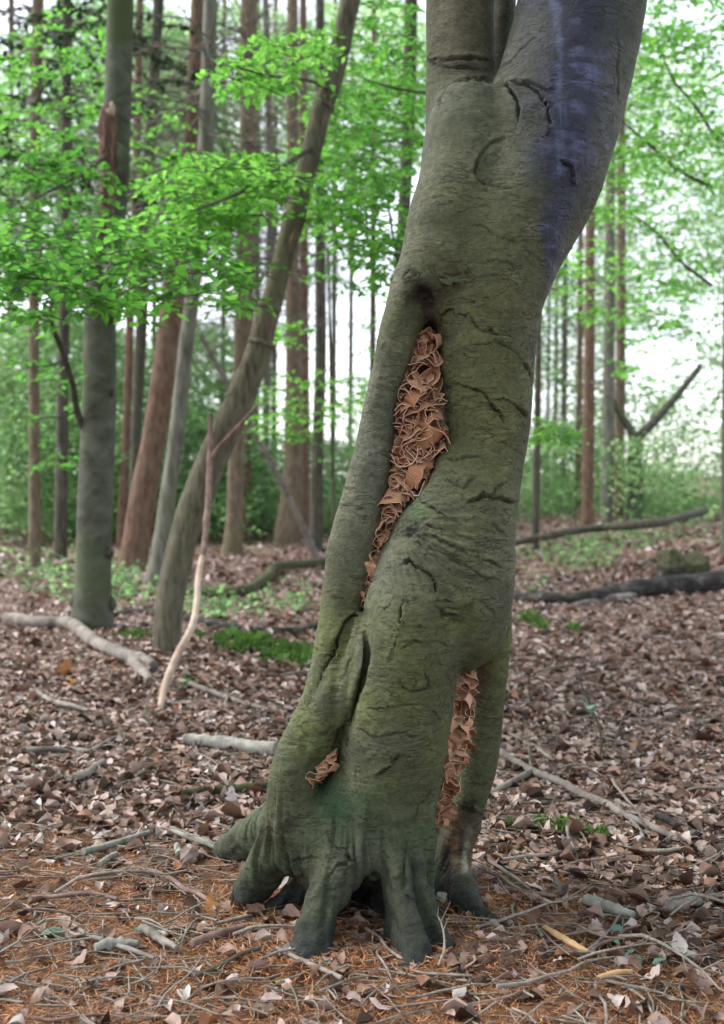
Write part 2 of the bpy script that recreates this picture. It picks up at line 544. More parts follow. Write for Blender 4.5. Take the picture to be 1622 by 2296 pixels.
def chain_field(pts, sy=1.0, step=0.05, pad=0.09):
    """pts: (u, v, depth, radius in picture units) -> slices and field of the swept rounded limb"""
    p = np.array(pts, float)
    W = np.array([[*P(a[0], a[1], a[2]), a[3] / F * a[2]] for a in p])
    L = np.linalg.norm(np.diff(W[:, :3], axis=0), axis=1).sum()
    W = catmull(W, max(len(p), int(L / step) + 2))
    R = W[:, 3].max() * max(1, sy) + pad
    a = np.maximum(np.floor((W[:, :3].min(0) - R - lo) / VX).astype(int), 0)
    b_ = np.minimum(np.ceil((W[:, :3].max(0) + R - lo) / VX).astype(int), dim)
    S = tuple(slice(a[i], b_[i]) for i in range(3))
    D = np.full([max(0, b_[i] - a[i]) for i in range(3)], 0.25, np.float32)
    for q0, q1 in zip(W[:-1], W[1:]):
        r = max(q0[3], q1[3]) * max(1, sy) + pad
        mn = np.minimum(q0[:3], q1[:3]) - r
        mx_ = np.maximum(q0[:3], q1[:3]) + r
        i0 = np.maximum(np.floor((mn - lo) / VX).astype(int), a) - a
        i1 = np.minimum(np.ceil((mx_ - lo) / VX).astype(int), b_) - a
        if np.any(i1 <= i0): continue
        X = AX[0][a[0] + i0[0]:a[0] + i1[0], None, None].astype(np.float32)
        Y = AX[1][None, a[1] + i0[1]:a[1] + i1[1], None].astype(np.float32)
        Z = AX[2][None, None, a[2] + i0[2]:a[2] + i1[2]].astype(np.float32)
        e = q1[:3] - q0[:3]
        px, py, pz = X - q0[0], Y - q0[1], Z - q0[2]
        tt = np.clip((px * e[0] + py * e[1] + pz * e[2]) / (e @ e + 1e-9), 0, 1)
        dd = np.sqrt((px - tt * e[0]) ** 2 + ((py - tt * e[1]) / sy) ** 2 + (pz - tt * e[2]) ** 2) - (q0[3] + tt * (q1[3] - q0[3]))
        s2 = tuple(slice(i0[i], i1[i]) for i in range(3))
        D[s2] = np.minimum(D[s2], dd)
    return S, D


def limb(pts, k=0.03, sy=1.0):
    S, D = chain_field(pts, sy)
    A = FLD[S]
    h = np.maximum(k - np.abs(A - D), 0) / k
    FLD[S] = np.minimum(A, D) - h * h * k * 0.25


def carve(pts, k=0.012, sy=1.0):
    S, D = chain_field(pts, sy)
    A = FLD[S]
    D = -D
    h = np.maximum(k - np.abs(A - D), 0) / k
    FLD[S] = np.maximum(A, D) + h * h * k * 0.25


# backing wood that closes the hollows
limb([(965, 640, 3.30, 90), (945, 760, 3.32, 75), (925, 900, 3.33, 75), (915, 1000, 3.33, 75), (890, 1120, 3.33, 75), (850, 1230, 3.30, 65), (815, 1340, 3.26, 55), (790, 1450, 3.22, 60)])
limb([(1060, 1380, 3.40, 50), (1045, 1500, 3.42, 50), (1035, 1620, 3.42, 52), (1015, 1740, 3.42, 52), (990, 1850, 3.42, 50), (985, 1960, 3.42, 55), (980, 2080, 3.38, 60)])
# fork: the smaller left stem, the bulge below it, the big leaning trunk
limb([(1034, -190, 3.34, 76), (1033, 0, 3.34, 77), (1032, 90, 3.34, 78), (1034, 160, 3.33, 79), (1040, 300, 3.30, 88), (1040, 430, 3.28, 90)], 0.02)
limb([(1128, -190, 3.55, 34), (1124, 60, 3.53, 30), (1112, 220, 3.47, 34)], 0.02)
limb([(1345, -190, 3.26, 138), (1312, -40, 3.26, 142), (1290, 80, 3.26, 145), (1262, 190, 3.24, 150), (1228, 300, 3.21, 152), (1196, 400, 3.19, 148), (1152, 500, 3.17, 143), (1115, 600, 3.16, 131), (1098, 660, 3.16, 124), (1093, 750, 3.17, 113), (1089, 850, 3.18, 104), (1088, 930, 3.19, 99), (1081, 1010, 3.19, 97), (1064, 1075, 3.17, 104), (1038, 1135, 3.15, 121), (1019, 1200, 3.13, 135), (998, 1300, 3.13, 150), (985, 1370, 3.15, 150)], 0.02, 0.9)
limb([(1050, 268, 3.20, 88), (1052, 330, 3.19, 104), (1045, 400, 3.17, 102), (1018, 500, 3.15, 103), (985, 600, 3.14, 92), (962, 640, 3.14, 80)], 0.035, 0.95)
# left stem
limb([(985, 590, 3.13, 90), (935, 660, 3.13, 66), (908, 705, 3.13, 50), (890, 755, 3.13, 44), (872, 830, 3.13, 40), (853, 900, 3.13, 39), (845, 970, 3.14, 42), (830, 1050, 3.15, 45), (815, 1120, 3.16, 47), (796, 1200, 3.17, 52), (778, 1300, 3.18, 52), (766, 1370, 3.18, 50), (752, 1450, 3.17, 50), (738, 1530, 3.15, 52), (715, 1600, 3.13, 55), (681, 1680, 3.11, 58), (657, 1750, 3.10, 56), (652, 1830, 3.12, 58), (650, 1900, 3.14, 62)], 0.012)
# middle limb down to the root plate
limb([(960, 1290, 3.11, 118), (928, 1400, 3.09, 122), (909, 1500, 3.09, 121), (893, 1600, 3.11, 121), (876, 1700, 3.14, 119), (850, 1785, 3.16, 128), (818, 1850, 3.18, 142), (798, 1915, 3.20, 142), (795, 1955, 3.22, 125)], 0.012, 1.0)
# folds between left stem and middle limb
limb([(806, 1385, 3.12, 14), (794, 1460, 3.10, 22), (778, 1540, 3.09, 20), (760, 1620, 3.09, 12)], 0.015)
# right leg and its flare
limb([(1112, 1230, 3.22, 38), (1108, 1330, 3.24, 36), (1100, 1420, 3.27, 42), (1097, 1500, 3.29, 41), (1090, 1580, 3.30, 39), (1083, 1660, 3.30, 39), (1073, 1730, 3.30, 39), (1062, 1790, 3.30, 33)], 0.025)
limb([(1075, 1560, 3.36, 48), (1055, 1750, 3.36, 45), (1034, 1850, 3.35, 42), (1016, 1930, 3.34, 40), (1012, 2000, 3.30, 42), (1022, 2060, 3.22, 40), (1030, 2120, 3.14, 34)], 0.015)
limb([(1026, 1965, 3.28, 34), (1046, 2025, 3.18, 34), (1078, 2062, 3.10, 29), (1115, 2088, 3.03, 23), (1155, 2108, 2.98, 18), (1200, 2150, 2.94, 14)], 0.02)
# root plate and roots
limb([(690, 1865, 3.15, 88), (760, 1895, 3.12, 104), (850, 1910, 3.12, 90), (905, 1920, 3.10, 52)], 0.04)
limb([(690, 1720, 3.22, 60), (745, 1680, 3.22, 60), (790, 1600, 3.2, 50)], 0.03)
limb([(672, 1822, 3.24, 66), (615, 1856, 3.44, 58), (560, 1882, 3.58, 48), (515, 1905, 3.68, 40), (475, 1945, 3.76, 32)], 0.04)
limb([(655, 1815, 3.12, 56), (624, 1885, 3.14, 52), (592, 1945, 3.17, 45), (560, 1995, 3.21, 38), (532, 2035, 3.24, 32), (508, 2080, 3.26, 26)], 0.025)
limb([(785, 1930, 3.03, 70), (746, 2005, 2.99, 62), (720, 2060, 2.95, 54), (698, 2108, 2.91, 46), (678, 2150, 2.87, 40), (655, 2205, 2.83, 36)], 0.03)
limb([(700, 2105, 2.92, 30), (735, 2140, 2.88, 22), (760, 2175, 2.85, 14)], 0.025)
limb([(905, 1870, 3.08, 40), (898, 1940, 3.04, 50), (899, 2015, 2.99, 54), (908, 2075, 2.93, 54), (918, 2135, 2.86, 50), (914, 2195, 2.81, 46)], 0.03)
limb([(940, 2015, 3.01, 44), (966, 2075, 2.96, 36), (990, 2118, 2.91, 28), (1012, 2165, 2.88, 22)], 0.014)
limb([(870, 1990, 3.02, 34), (862, 2050, 2.98, 26), (850, 2110, 2.96, 18)], 0.02)
limb([(955, 1760, 3.12, 22), (948, 1830, 3.09, 26), (942, 1900, 3.07, 30), (940, 1970, 3.05, 34), (945, 2040, 3.02, 38)], 0.010)
# hollows and pits
carve([(958, 665, 3.05, 14), (962, 700, 3.06, 18), (961, 735, 3.07, 17), (952, 800, 3.08, 27), (944, 860, 3.08, 40), (939, 920, 3.08, 48), (938, 980, 3.08, 49), (930, 1040, 3.08, 48), (906, 1095, 3.08, 38), (876, 1150, 3.07, 24), (860, 1210, 3.06, 17), (842, 1270, 3.05, 11), (826, 1330, 3.04, 8), (813, 1375, 3.03, 5)], 0.012, 2.3)
carve([(918, 652, 3.00, 20), (944, 668, 3.02, 34), (962, 706, 3.05, 27)], 0.018, 1.5)
carve([(1050, 1432, 3.16, 7), (1050, 1480, 3.18, 14), (1045, 1560, 3.20, 21), (1036, 1640, 3.21, 24), (1022, 1710, 3.21, 24), (1003, 1775, 3.22, 20), (988, 1840, 3.22, 13), (980, 1900, 3.23, 14), (985, 1970, 3.22, 20), (985, 2060, 3.2, 24)], 0.012, 2.4)
carve([(772, 1640, 3.00, 8), (756, 1682, 3.01, 18), (728, 1712, 3.02, 27), (700, 1742, 3.03, 20), (684, 1765, 3.0, 9)], 0.022, 1.6)
carve([(648, 1822, 2.98, 12), (646, 1842, 2.985, 15), (654, 1866, 3.0, 12)], 0.035, 1.2)
carve([(636, 1895, 3.02, 4), (636, 1930, 3.03, 8), (624, 1970, 3.05, 12), (604, 2015, 3.08, 16)], 0.015, 2.2)
carve([(652, 1992, 3.03, 8), (650, 2025, 3.04, 22), (642, 2065, 3.05, 32), (630, 2115, 3.05, 38)], 0.012, 3.4)
limb([(690, 1985, 3.20, 40), (640, 2030, 3.19, 30), (605, 2062, 3.17, 25), (578, 2105, 3.15, 22)], 0.015)
carve([(836, 1972, 2.98, 6), (826, 1995, 2.97, 14), (812, 2028, 3.0, 26), (802, 2070, 3.02, 42), (806, 2120, 3.02, 54), (810, 2175, 3.0, 56)], 0.014, 3.6)
carve([(812, 1378, 3.03, 4), (822, 1440, 3.02, 4), (822, 1490, 3.02, 6), (808, 1548, 3.02, 9), (790, 1613, 3.02, 12), (770, 1665, 3.02, 15)], 0.02, 4)
carve([(812, 1380, 3.05, 4), (784, 1408, 3.05, 5), (764, 1435, 3.055, 7), (744, 1475, 3.055, 8), (716, 1530, 3.05, 7), (690, 1580, 3.05, 4)], 0.025, 4)
carve([(690, 1640, 3.0, 3), (672, 1720, 3.0, 4), (668, 1790, 3.0, 5)], 0.02, 4)
carve([(921, 1846, 3.00, 3), (910, 1890, 3.0, 6), (904, 1940, 2.98, 7), (906, 1985, 2.95, 5)], 0.01, 3.0)


def surface_nets(Fd):
    s = Fd < 0
    c = np.zeros(tuple(np.array(Fd.shape) - 1), np.uint8)
    offs = [(i, j, k) for i in (0, 1) for j in (0, 1) for k in (0, 1)]
    n = c.shape
    for (i, j, k) in offs:
        c += s[i:i + n[0], j:j + n[1], k:k + n[2]]
    act = np.argwhere((c > 0) & (c < 8))
    idx = np.full(n, -1, np.int32)
    idx[act[:, 0], act[:, 1], act[:, 2]] = np.arange(len(act))
    val = {o: Fd[act[:, 0] + o[0], act[:, 1] + o[1], act[:, 2] + o[2]].astype(float) for o in offs}
    acc = np.zeros((len(act), 3))
    cnt = np.zeros(len(act))
    for a_ in offs:
        for ax in range(3):
            if a_[ax]: continue
            b_ = tuple(1 if q == ax else a_[q] for q in range(3))
            va, vb = val[a_], val[b_]
            cr = (va < 0) != (vb < 0)
            t_ = np.where(cr, va / np.where(cr, va - vb, 1), 0)
            pt = np.tile(np.array(a_, float), (len(act), 1))
            pt[:, ax] = t_
            acc[cr] += pt[cr]
            cnt[cr] += 1
    V = act + acc / cnt[:, None]
    quads = []
    for ax in range(3):
        b1, b2 = (ax + 1) % 3, (ax + 2) % 3
        sl0 = [slice(1, -1)] * 3
        sl1 = [slice(1, -1)] * 3
        sl0[ax] = slice(0, -1)
        sl1[ax] = slice(1, None)
        e = s[tuple(sl0)] != s[tuple(sl1)]
        w_ = np.argwhere(e)
        base = w_.copy()
        base[:, b1] += 1
        base[:, b2] += 1
        inside = s[base[:, 0], base[:, 1], base[:, 2]]

        def cell(d1, d2):
            q = base.copy()
            q[:, b1] -= d1
            q[:, b2] -= d2
            return idx[q[:, 0], q[:, 1], q[:, 2]]
        A, B, C_, D = cell(1, 1), cell(0, 1), cell(0, 0), cell(1, 0)
        q = np.stack([A, B, C_, D], 1)
        q[~inside] = q[~inside][:, ::-1]
        quads.append(q)
    return V, np.vstack(quads)


Vt, Qt = surface_nets(FLD)
Vt = lo + Vt * VX
ok = (Qt >= 0).all(1)
Qt = Qt[ok]
del FLD
used = np.unique(Qt)
remap = np.full(len(Vt), -1, np.int32)
remap[used] = np.arange(len(used))
Vt, Qt = Vt[used], remap[Qt]
nv = len(Vt)
E0 = np.concatenate([Qt[:, 0], Qt[:, 1], Qt[:, 2], Qt[:, 3]])
E1 = np.concatenate([Qt[:, 1], Qt[:, 2], Qt[:, 3], Qt[:, 0]])
deg = np.bincount(E0, minlength=nv).astype(float) + 1e-9
for _ in range(2):
    av = np.stack([np.bincount(E0, Vt[E1, i], nv) for i in range(3)], 1) / deg[:, None]
    Vt = 0.5 * Vt + 0.5 * av
me2 = mesh_data("trunk", Vt, Qt.astype(np.int32))
V = Vt
NR = np.empty(nv * 3, np.float32)
me2.vertices.foreach_get("normal", NR)
NR = NR.reshape(-1, 3).astype(float)
tu, tv, td = proj(V)
front = sstep(0.15, -0.25, NR[:, 1] * 1.0)

# --- bark lines: (polyline in picture units, half width, depth in m, lip height in m; sign of lip side)
def cA(*xy): return [(843.4 + 0.28 * xy[i], 583.9 + 0.28 * xy[i + 1]) for i in range(0, len(xy), 2)]
def cB(*xy): return [(713.7 + 0.28 * xy[i], 1038 + 0.28 * xy[i + 1]) for i in range(0, len(xy), 2)]
def cC(*xy): return [(583.9 + 0.4 * xy[i], 1232.7 + 0.4 * xy[i + 1]) for i in range(0, len(xy), 2)]
def cD(*xy): return [(486.6 + 0.22 * xy[i], 1687 + 0.22 * xy[i + 1]) for i in range(0, len(xy), 2)]
def cE(*xy): return [((1400 + xy[i] * .6165) / 1.5413, (100 + xy[i + 1] * .6165) / 1.5413) for i in range(0, len(xy), 2)]


LINES = [
    # upper trunk: fork crotch, bulge, round scar, collar lines
    (cE(175, 440, 200, 350, 260, 290, 340, 272, 430, 280, 490, 300), 6, .006, .004),
    (cE(490, 320, 540, 300, 600, 360, 630, 440, 635, 510, 610, 610), 6, .014, .010),
    (cE(520, 225, 600, 160, 690, 70, 720, 40), 5, .008, .005),
    (cE(560, 290, 640, 300, 720, 340, 780, 420, 810, 500, 805, 570, 750, 615, 705, 640), 4, .007, .006),
    (cE(630, 280, 730, 320, 830, 350), 3, .004, .004),
    (cE(590, 605, 520, 625, 450, 670, 405, 740, 395, 810, 420, 870, 480, 890, 560, 892, 630, 880, 690, 840), 4, .006, -.007),
    (cE(600, 640, 660, 680, 705, 740, 700, 830), 3, .003, -.003),
    (cE(445, 750, 460, 715, 520, 690, 560, 720), 3, .004, .003),
    (cE(860, 730, 920, 780, 945, 830, 940, 870), 4, .007, .007),
    (cE(340, 1090, 450, 1120, 560, 1170, 680, 1250, 790, 1330), 3.2, .004, .006),
    (cE(140, 130, 120, 180, 200, 170, 300, 150, 420, 160, 490, 180), 5, .010, .006),
    (cE(120, 200, 250, 205, 400, 215, 480, 240), 5, .006, .003),
    (cE(1200, 40, 1195, 150, 1190, 260, 1200, 420), 5, .004, .003),
    (cA(130, 190, 190, 140, 250, 100, 290, 62, 420, 120, 510, 117, 600, 125, 680, 130, 770, 118, 900, 125, 1040, 155, 1150, 210, 1250, 290, 1310, 360), 3.5, .006, -.008),
    (cA(610, 190, 680, 150, 760, 148, 900, 155, 1030, 182, 1150, 245, 1300, 378), 3, .004, -.006),
    (cA(600, 30, 800, 8, 1000, 20, 1150, 70), 3, .003, .003),
    # right trunk
    (cA(760, 460, 830, 555, 900, 570, 970, 610), 4, .007, .006),
    (cA(960, 660, 1080, 710, 1150, 780, 1200, 850, 1230, 940), 4, .008, .007),
    (cA(650, 985, 800, 1040, 900, 1090, 960, 1180, 1020, 1290), 4.5, .011, .008),
    (cA(910, 1100, 1020, 1110, 1120, 1170, 1190, 1260), 4, .007, .006),
    (cA(560, 1200, 640, 1130, 760, 1100, 840, 1130, 890, 1165), 3, .006, .005),
    (cA(480, 550, 520, 460, 590, 390, 630, 400, 620, 450), 3, .005, .004),
    (cA(740, 345, 800, 325, 870, 310, 920, 325), 3.5, .006, .004),
    (cA(620, 430, 700, 440, 760, 430), 2.5, .003, .003), (cA(640, 690, 760, 660, 900, 670), 2.5, .004, .004),
    (cA(540, 1580, 640, 1590, 740, 1570, 860, 1590), 3, .006, .005), (cA(560, 1400, 700, 1420, 860, 1440), 2.5, .003, .003),
    (cA(890, 1400, 980, 1450, 1080, 1490, 1180, 1540), 3, .005, .004),
    # spread of folds around the knot
    (cB(800, 270, 900, 360, 1040, 440, 1150, 490), 4, .008, .006),
    (cB(850, 470, 980, 520, 1100, 560, 1350, 670, 1520, 700), 3.5, .006, .005),
    (cB(860, 560, 1000, 610, 1150, 690, 1300, 760, 1450, 830), 3.5, .006, .005),
    (cB(840, 640, 980, 720, 1150, 800, 1300, 890, 1480, 960), 3.5, .006, .005),
    (cB(760, 600, 860, 700, 960, 780, 1100, 900), 3, .005, .004),
    (cB(1000, 930, 1120, 1000, 1220, 1060), 3, .005, .004), (cB(1250, 560, 1350, 600, 1480, 640), 3, .005, .004),
    (cB(660, 790, 720, 775, 790, 830, 870, 890, 930, 980, 960, 1045), 4, .012, .008),
    (cB(940, 1110, 1040, 1112, 1150, 1100, 1250, 1080, 1300, 1130, 1370, 1210), 3.5, .008, .010),
    (cB(970, 1180, 1000, 1220, 1060, 1205, 1120, 1240), 3.5, .007, .009),
    (cB(720, 1020, 660, 1120, 645, 1260, 620, 1420, 580, 1600), 3, .008, .005),
    (cB(1180, 330, 1250, 290, 1330, 240, 1400, 265, 1490, 285, 1590, 330), 4.5, .012, .008),
    (cB(1390, 240, 1460, 170, 1520, 130), 4, .008, .006),
    (cB(1370, 480, 1450, 560, 1540, 580), 3, .006, .005), (cB(1030, 150, 1160, 190, 1250, 100), 3, .005, .004),
    (cB(660, 1480, 800, 1440, 1000, 1400), 3, .005, .004), (cB(720, 1330, 850, 1310, 960, 1330), 2.5, .003, .003),
    (cB(150, 1480, 180, 1340, 240, 1250, 310, 1210), 5, .014, .008),
    (cB(500, 1170, 560, 1130, 600, 1060), 3, .006, .004),
    (cB(300, 920, 380, 915), 2.5, .005, .003), (cB(110, 1070, 200, 1078), 2.5, .005, .003), (cB(200, 370, 330, 385, 450, 350), 3, .005, .004),
    (cB(80, 300, 180, 330, 300, 310), 2.5, .004, .003), (cB(220, 200, 350, 230, 480, 240), 2.5, .004, .003),
    # lower trunk
    (cC(600, 620, 560, 780, 510, 950, 480, 1060), 4.5, .016, .008),
    (cC(450, 490, 400, 600, 330, 740, 240, 880), 4.5, .013, .007),
    (cC(540, 420, 520, 540, 470, 680, 420, 800), 3.5, .006, .004),
    (cC(620, 890, 750, 880, 930, 870), 3, .005, .004), (cC(540, 985, 640, 1055, 760, 1022, 880, 1045), 3.5, .006, .005),
    (cC(800, 700, 770, 740, 800, 790, 870, 800, 930, 760, 920, 710, 860, 690), 3.5, .008, .005),
    (cC(820, 740, 850, 730, 860, 760, 840, 790), 3, .007, .004),
    (cC(640, 1275, 730, 1205, 775, 1150), 4, .009, .007), (cC(960, 890, 1020, 950), 3, .005, .004),
    (cC(300, 1000, 350, 1030, 400, 1000), 3, .004, .004), (cC(860, 1500, 890, 1430, 960, 1345), 4, .010, .005),
    (cC(780, 520, 900, 515, 1000, 520, 1060, 545), 3, .005, .004), (cC(700, 640, 760, 500, 780, 380), 2.5, .005, .004),
    # roots
    (cD(960, 910, 1030, 860, 1100, 838, 1200, 930, 1300, 960, 1350, 1080, 1440, 1100), 3.5, .006, -.008),
    (cD(1080, 1015, 1180, 1030, 1290, 1005), 3.5, .008, -.008),
    (cD(690, 1330, 760, 1360, 830, 1400, 1000, 1470), 3.5, .010, -.007),
    (cD(520, 1480, 620, 1530, 700, 1580, 850, 1600), 3.5, .010, -.006),
    (cD(930, 1330, 1100, 1370, 1300, 1360), 3, .005, .004), (cD(700, 1150, 850, 1100, 1000, 1090), 3, .004, .003),
    (cD(1100, 1260, 1250, 1160, 1330, 1120), 3, .006, .004), (cD(480, 800, 560, 810, 620, 830), 3, .006, .004),
]
disp = np.zeros(nv)
crack = np.zeros(nv)
fu = tu + 5.0 * vnoise(V * 28, 3) + 3.0 * vnoise(V * 85, 6)
fv = tv + 5.0 * vnoise(V * 28 + 50, 4) + 3.0 * vnoise(V * 85 + 9, 7)
strn = np.clip(0.75 + 1.2 * vnoise(V * 16, 8), 0.12, 1.7)
wvar = np.clip(0.95 + 0.9 * vnoise(V * 24 + 5, 9), 0.45, 1.9)
for pl, hw, dp, lip in LINES:
    hw = max(hw * 0.62, 2.0)
    pl = np.array(pl)
    pl = catmull(pl, max(3, len(pl) * 3))
    mrg = hw * 12
    sel = np.where((fu > pl[:, 0].min() - mrg) & (fu < pl[:, 0].max() + mrg) & (fv > pl[:, 1].min() - mrg) & (fv < pl[:, 1].max() + mrg) & (front > 0.02) & (td < 3.5))[0]
    if not len(sel): continue
    q = np.stack([fu[sel], fv[sel]], 1)
    best = np.full(len(sel), 1e9)
    sgn = np.zeros(len(sel))
    tpar = np.zeros(len(sel))
    for i in range(len(pl) - 1):
        e = pl[i + 1] - pl[i]
        r_ = q - pl[i]
        tt = np.clip((r_ @ e) / (e @ e + 1e-9), 0, 1)
        dd = r_ - tt[:, None] * e
        dist = np.hypot(dd[:, 0], dd[:, 1])
        m_ = dist < best
        best[m_] = dist[m_]
        sgn[m_] = np.sign(e[0] * r_[:, 1] - e[1] * r_[:, 0])[m_]
        tpar[m_] = ((i + tt) / (len(pl) - 1))[m_]
    s_ = best * np.where(sgn == 0, 1, sgn)
    fade = np.clip(np.minimum(tpar, 1 - tpar) * 7 + 0.25, 0, 1)
    side = -1 if lip > 0 else 1
    hw = hw * wvar[sel]
    g_ = np.exp(-(best / hw) ** 2)
    l_ = np.where(s_ * side > 0, (1 - g_) * np.exp(-np.maximum(s_ * side, 0) / (hw * 4.5)), 0)
    disp[sel] += (-dp * g_ + 1.3 * abs(lip) * l_) * fade * front[sel] * strn[sel]
    crack[sel] = np.maximum(crack[sel], g_ * fade * min(1, dp / 0.009))

# --- general unevenness: broad swellings, crinkled bands across the grain
low = fbm(V * 5.0, 3, 31)
n_rt = fbm(V * 7 + 20, 2, 34)
phi = np.arctan2(V[:, 1] - 3.25, V[:, 0] + 0.02)
flut = fbm(np.stack([np.cos(phi) * 5.5, np.sin(phi) * 5.5, V[:, 2] * 1.6], 1), 3, 38)
disp += -0.026 * np.exp(-(flut / 0.15) ** 2) * sstep(1700, 1960, tv) * (0.6 + 0.8 * n_rt)
disp += 0.009 * low + 0.016 * fbm(V * 9 + 3, 3, 32) * sstep(1700, 1950, tv) + 0.006 * fbm(np.stack([V[:, 0] * 30, V[:, 1] * 30, V[:, 2] * 6], 1), 3, 36) * sstep(1850, 2000, tv)
wz = V[:, 2] + 0.05 * fbm(V * 6, 2, 33) + 0.035 * V[:, 0] * 0
crk = fbm(np.stack([V[:, 0] * 16, V[:, 1] * 16, wz * 85], 1), 3, 35)
msk = 0.35 + 0.65 * sstep(-0.1, 0.4, fbm(V * 4.2 + 7, 3, 37))
ridg = 1 - np.abs(crk) * 2.2
disp += 0.0021 * np.clip(ridg, -0.5, 1) * msk * sstep(500, 1150, tv)
# folds that fan out below the knot on the right trunk
ang = np.arctan2(tv - 1170, tu - 880)
fan = np.sin(ang * 46 + 5 * low) * np.exp(-((tu - 1010) / 110) ** 2 - ((tv - 1250) / 95) ** 2)
disp += 0.0035 * fan * front
# ridged, cracked bark on the left stem
lst = sstep(905, 870, tu) * np.exp(-((tv - 830) / 130) ** 2) * front
blk = fbm(np.stack([V[:, 0] * 50, V[:, 1] * 50, V[:, 2] * 26], 1), 2, 39)
disp += 0.005 * np.abs(blk) * lst
rotn = fbm(V * 55, 3, 41)
rot_arch = np.exp(-((tu - 948) / 40) ** 2 - ((tv - 660) / 34) ** 2)
disp += 0.010 * rotn * rot_arch
knot = np.exp(-((tu - 932) / 34) ** 2 - ((tv - 1192) / 20) ** 2)
disp += 0.011 * vnoise(V * np.array([70, 70, 110]), 43) * knot
dsnag = np.exp(-((tu - 1035) / 40) ** 2 - ((tv - 1900) / 70) ** 2) * front
disp += 0.006 * fbm(np.stack([V[:, 0] * 70, V[:, 1] * 70, V[:, 2] * 8], 1), 3, 45) * dsnag
V2 = V + NR * disp[:, None]

# --- bark colours: lichen grey, algae green, wet stain plus painted sky reflection, rotten and bare wood
def mixc(c, col, f): return c * (1 - f[:, None]) + np.array(col) * f[:, None]
n1 = fbm(V * 3.2 + 1, 4, 51)
n2 = fbm(V * 8.0 + 2, 4, 52)
n3 = fbm(np.stack([V[:, 0] * 22, V[:, 1] * 22, V[:, 2] * 60], 1), 4, 53)
c = np.tile(np.array([0.098, 0.096, 0.060]), (nv, 1))
c = mixc(c, (0.135, 0.132, 0.112), np.clip(sstep(-0.2, 0.5, n1) * 0.75 + 0.85 * np.exp(-((tu - 835) / 75) ** 2) * sstep(700, 900, tv) * sstep(1480, 1250, tv), 0, 1))
olive = np.exp(-((tu - 1080) / 110) ** 2 - ((tv - 960) / 330) ** 2) * (0.75 + 0.5 * n2)
c = mixc(c, (0.105, 0.103, 0.042), np.clip(olive * 0.85, 0, 1))
c = mixc(c, (0.090, 0.098, 0.038), np.clip(sstep(1250, 1450, tv) * sstep(1900, 1650, tv) * (0.6 + 0.9 * n2), 0, 0.85))
c = mixc(c, (0.046, 0.066, 0.034), np.clip(sstep(1640, 1860, tv) * (0.55 + 1.0 * n2), 0, 0.85))
c = mixc(c, (0.034, 0.068, 0.040), np.clip(np.exp(-((tu - 745 - (tv - 1800) * .25) / 45) ** 2 - ((tv - 1820) / 90) ** 2) * (0.8 + n2), 0, 0.9))
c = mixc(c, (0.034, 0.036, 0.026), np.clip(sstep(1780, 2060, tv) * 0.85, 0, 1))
c = mixc(c, (0.035, 0.085, 0.030), np.clip(np.exp(-((tu - 905) / 55) ** 2 - ((tv - 1130) / 45) ** 2) * (0.5 + n2), 0, .8))
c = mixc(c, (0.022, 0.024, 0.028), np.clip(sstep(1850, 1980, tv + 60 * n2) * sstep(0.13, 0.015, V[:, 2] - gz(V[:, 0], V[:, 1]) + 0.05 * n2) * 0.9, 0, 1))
c = mixc(c, (0.105, 0.082, 0.064), np.clip(np.exp(-((tu - 1032) / 85) ** 2) * sstep(210, 120, tv) * 0.8, 0, 1))
c = mixc(c, (0.05, 0.038, 0.03), np.clip(np.exp(-((tv - 148 - 10 * n2) / 16) ** 2) * np.exp(-((tu - 1030) / 80) ** 2), 0, 0.85))
# wet dark stain running down from the fork; its blue is painted sky reflection
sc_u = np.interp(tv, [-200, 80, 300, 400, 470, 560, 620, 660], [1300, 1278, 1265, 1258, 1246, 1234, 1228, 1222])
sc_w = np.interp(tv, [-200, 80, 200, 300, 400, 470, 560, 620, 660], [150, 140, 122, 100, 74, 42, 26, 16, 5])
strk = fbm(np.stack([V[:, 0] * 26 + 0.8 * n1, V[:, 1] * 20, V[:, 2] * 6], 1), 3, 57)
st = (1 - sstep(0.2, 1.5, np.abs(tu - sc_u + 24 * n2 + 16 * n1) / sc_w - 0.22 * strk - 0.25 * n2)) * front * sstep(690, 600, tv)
sheen = np.exp(-((tu - np.interp(tv, [0, 100, 300, 400, 600], [1240, 1248, 1256, 1250, 1232]) + 8 * n2) / 11) ** 2) * sstep(460, 360, tv) * front
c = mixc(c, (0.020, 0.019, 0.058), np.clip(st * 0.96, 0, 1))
c = mixc(c, (0.13, 0.14, 0.30), np.clip(sheen * (0.5 + 1.5 * fbm(np.stack([V[:, 0] * 70, V[:, 1] * 40, V[:, 2] * 9], 1), 3, 58) + 0.5 * n3), 0, 0.7))  # pale blue streak: wet sheen of the sky put into the colour
c = mixc(c, (0.09, 0.09, 0.21), np.clip(st * (1.0 * n2 + 1.3 * n3 - 0.05), 0, 0.7))  # bluish mottles: reflected sky painted over the stain
lil = np.exp(-((tu - 1195) / 38) ** 2 - ((tv - 210) / 110) ** 2) * (0.5 + 0.8 * n2)
c = mixc(c, (0.11, 0.11, 0.19), np.clip(lil + 0.5 * strk * lil, 0, 0.8))
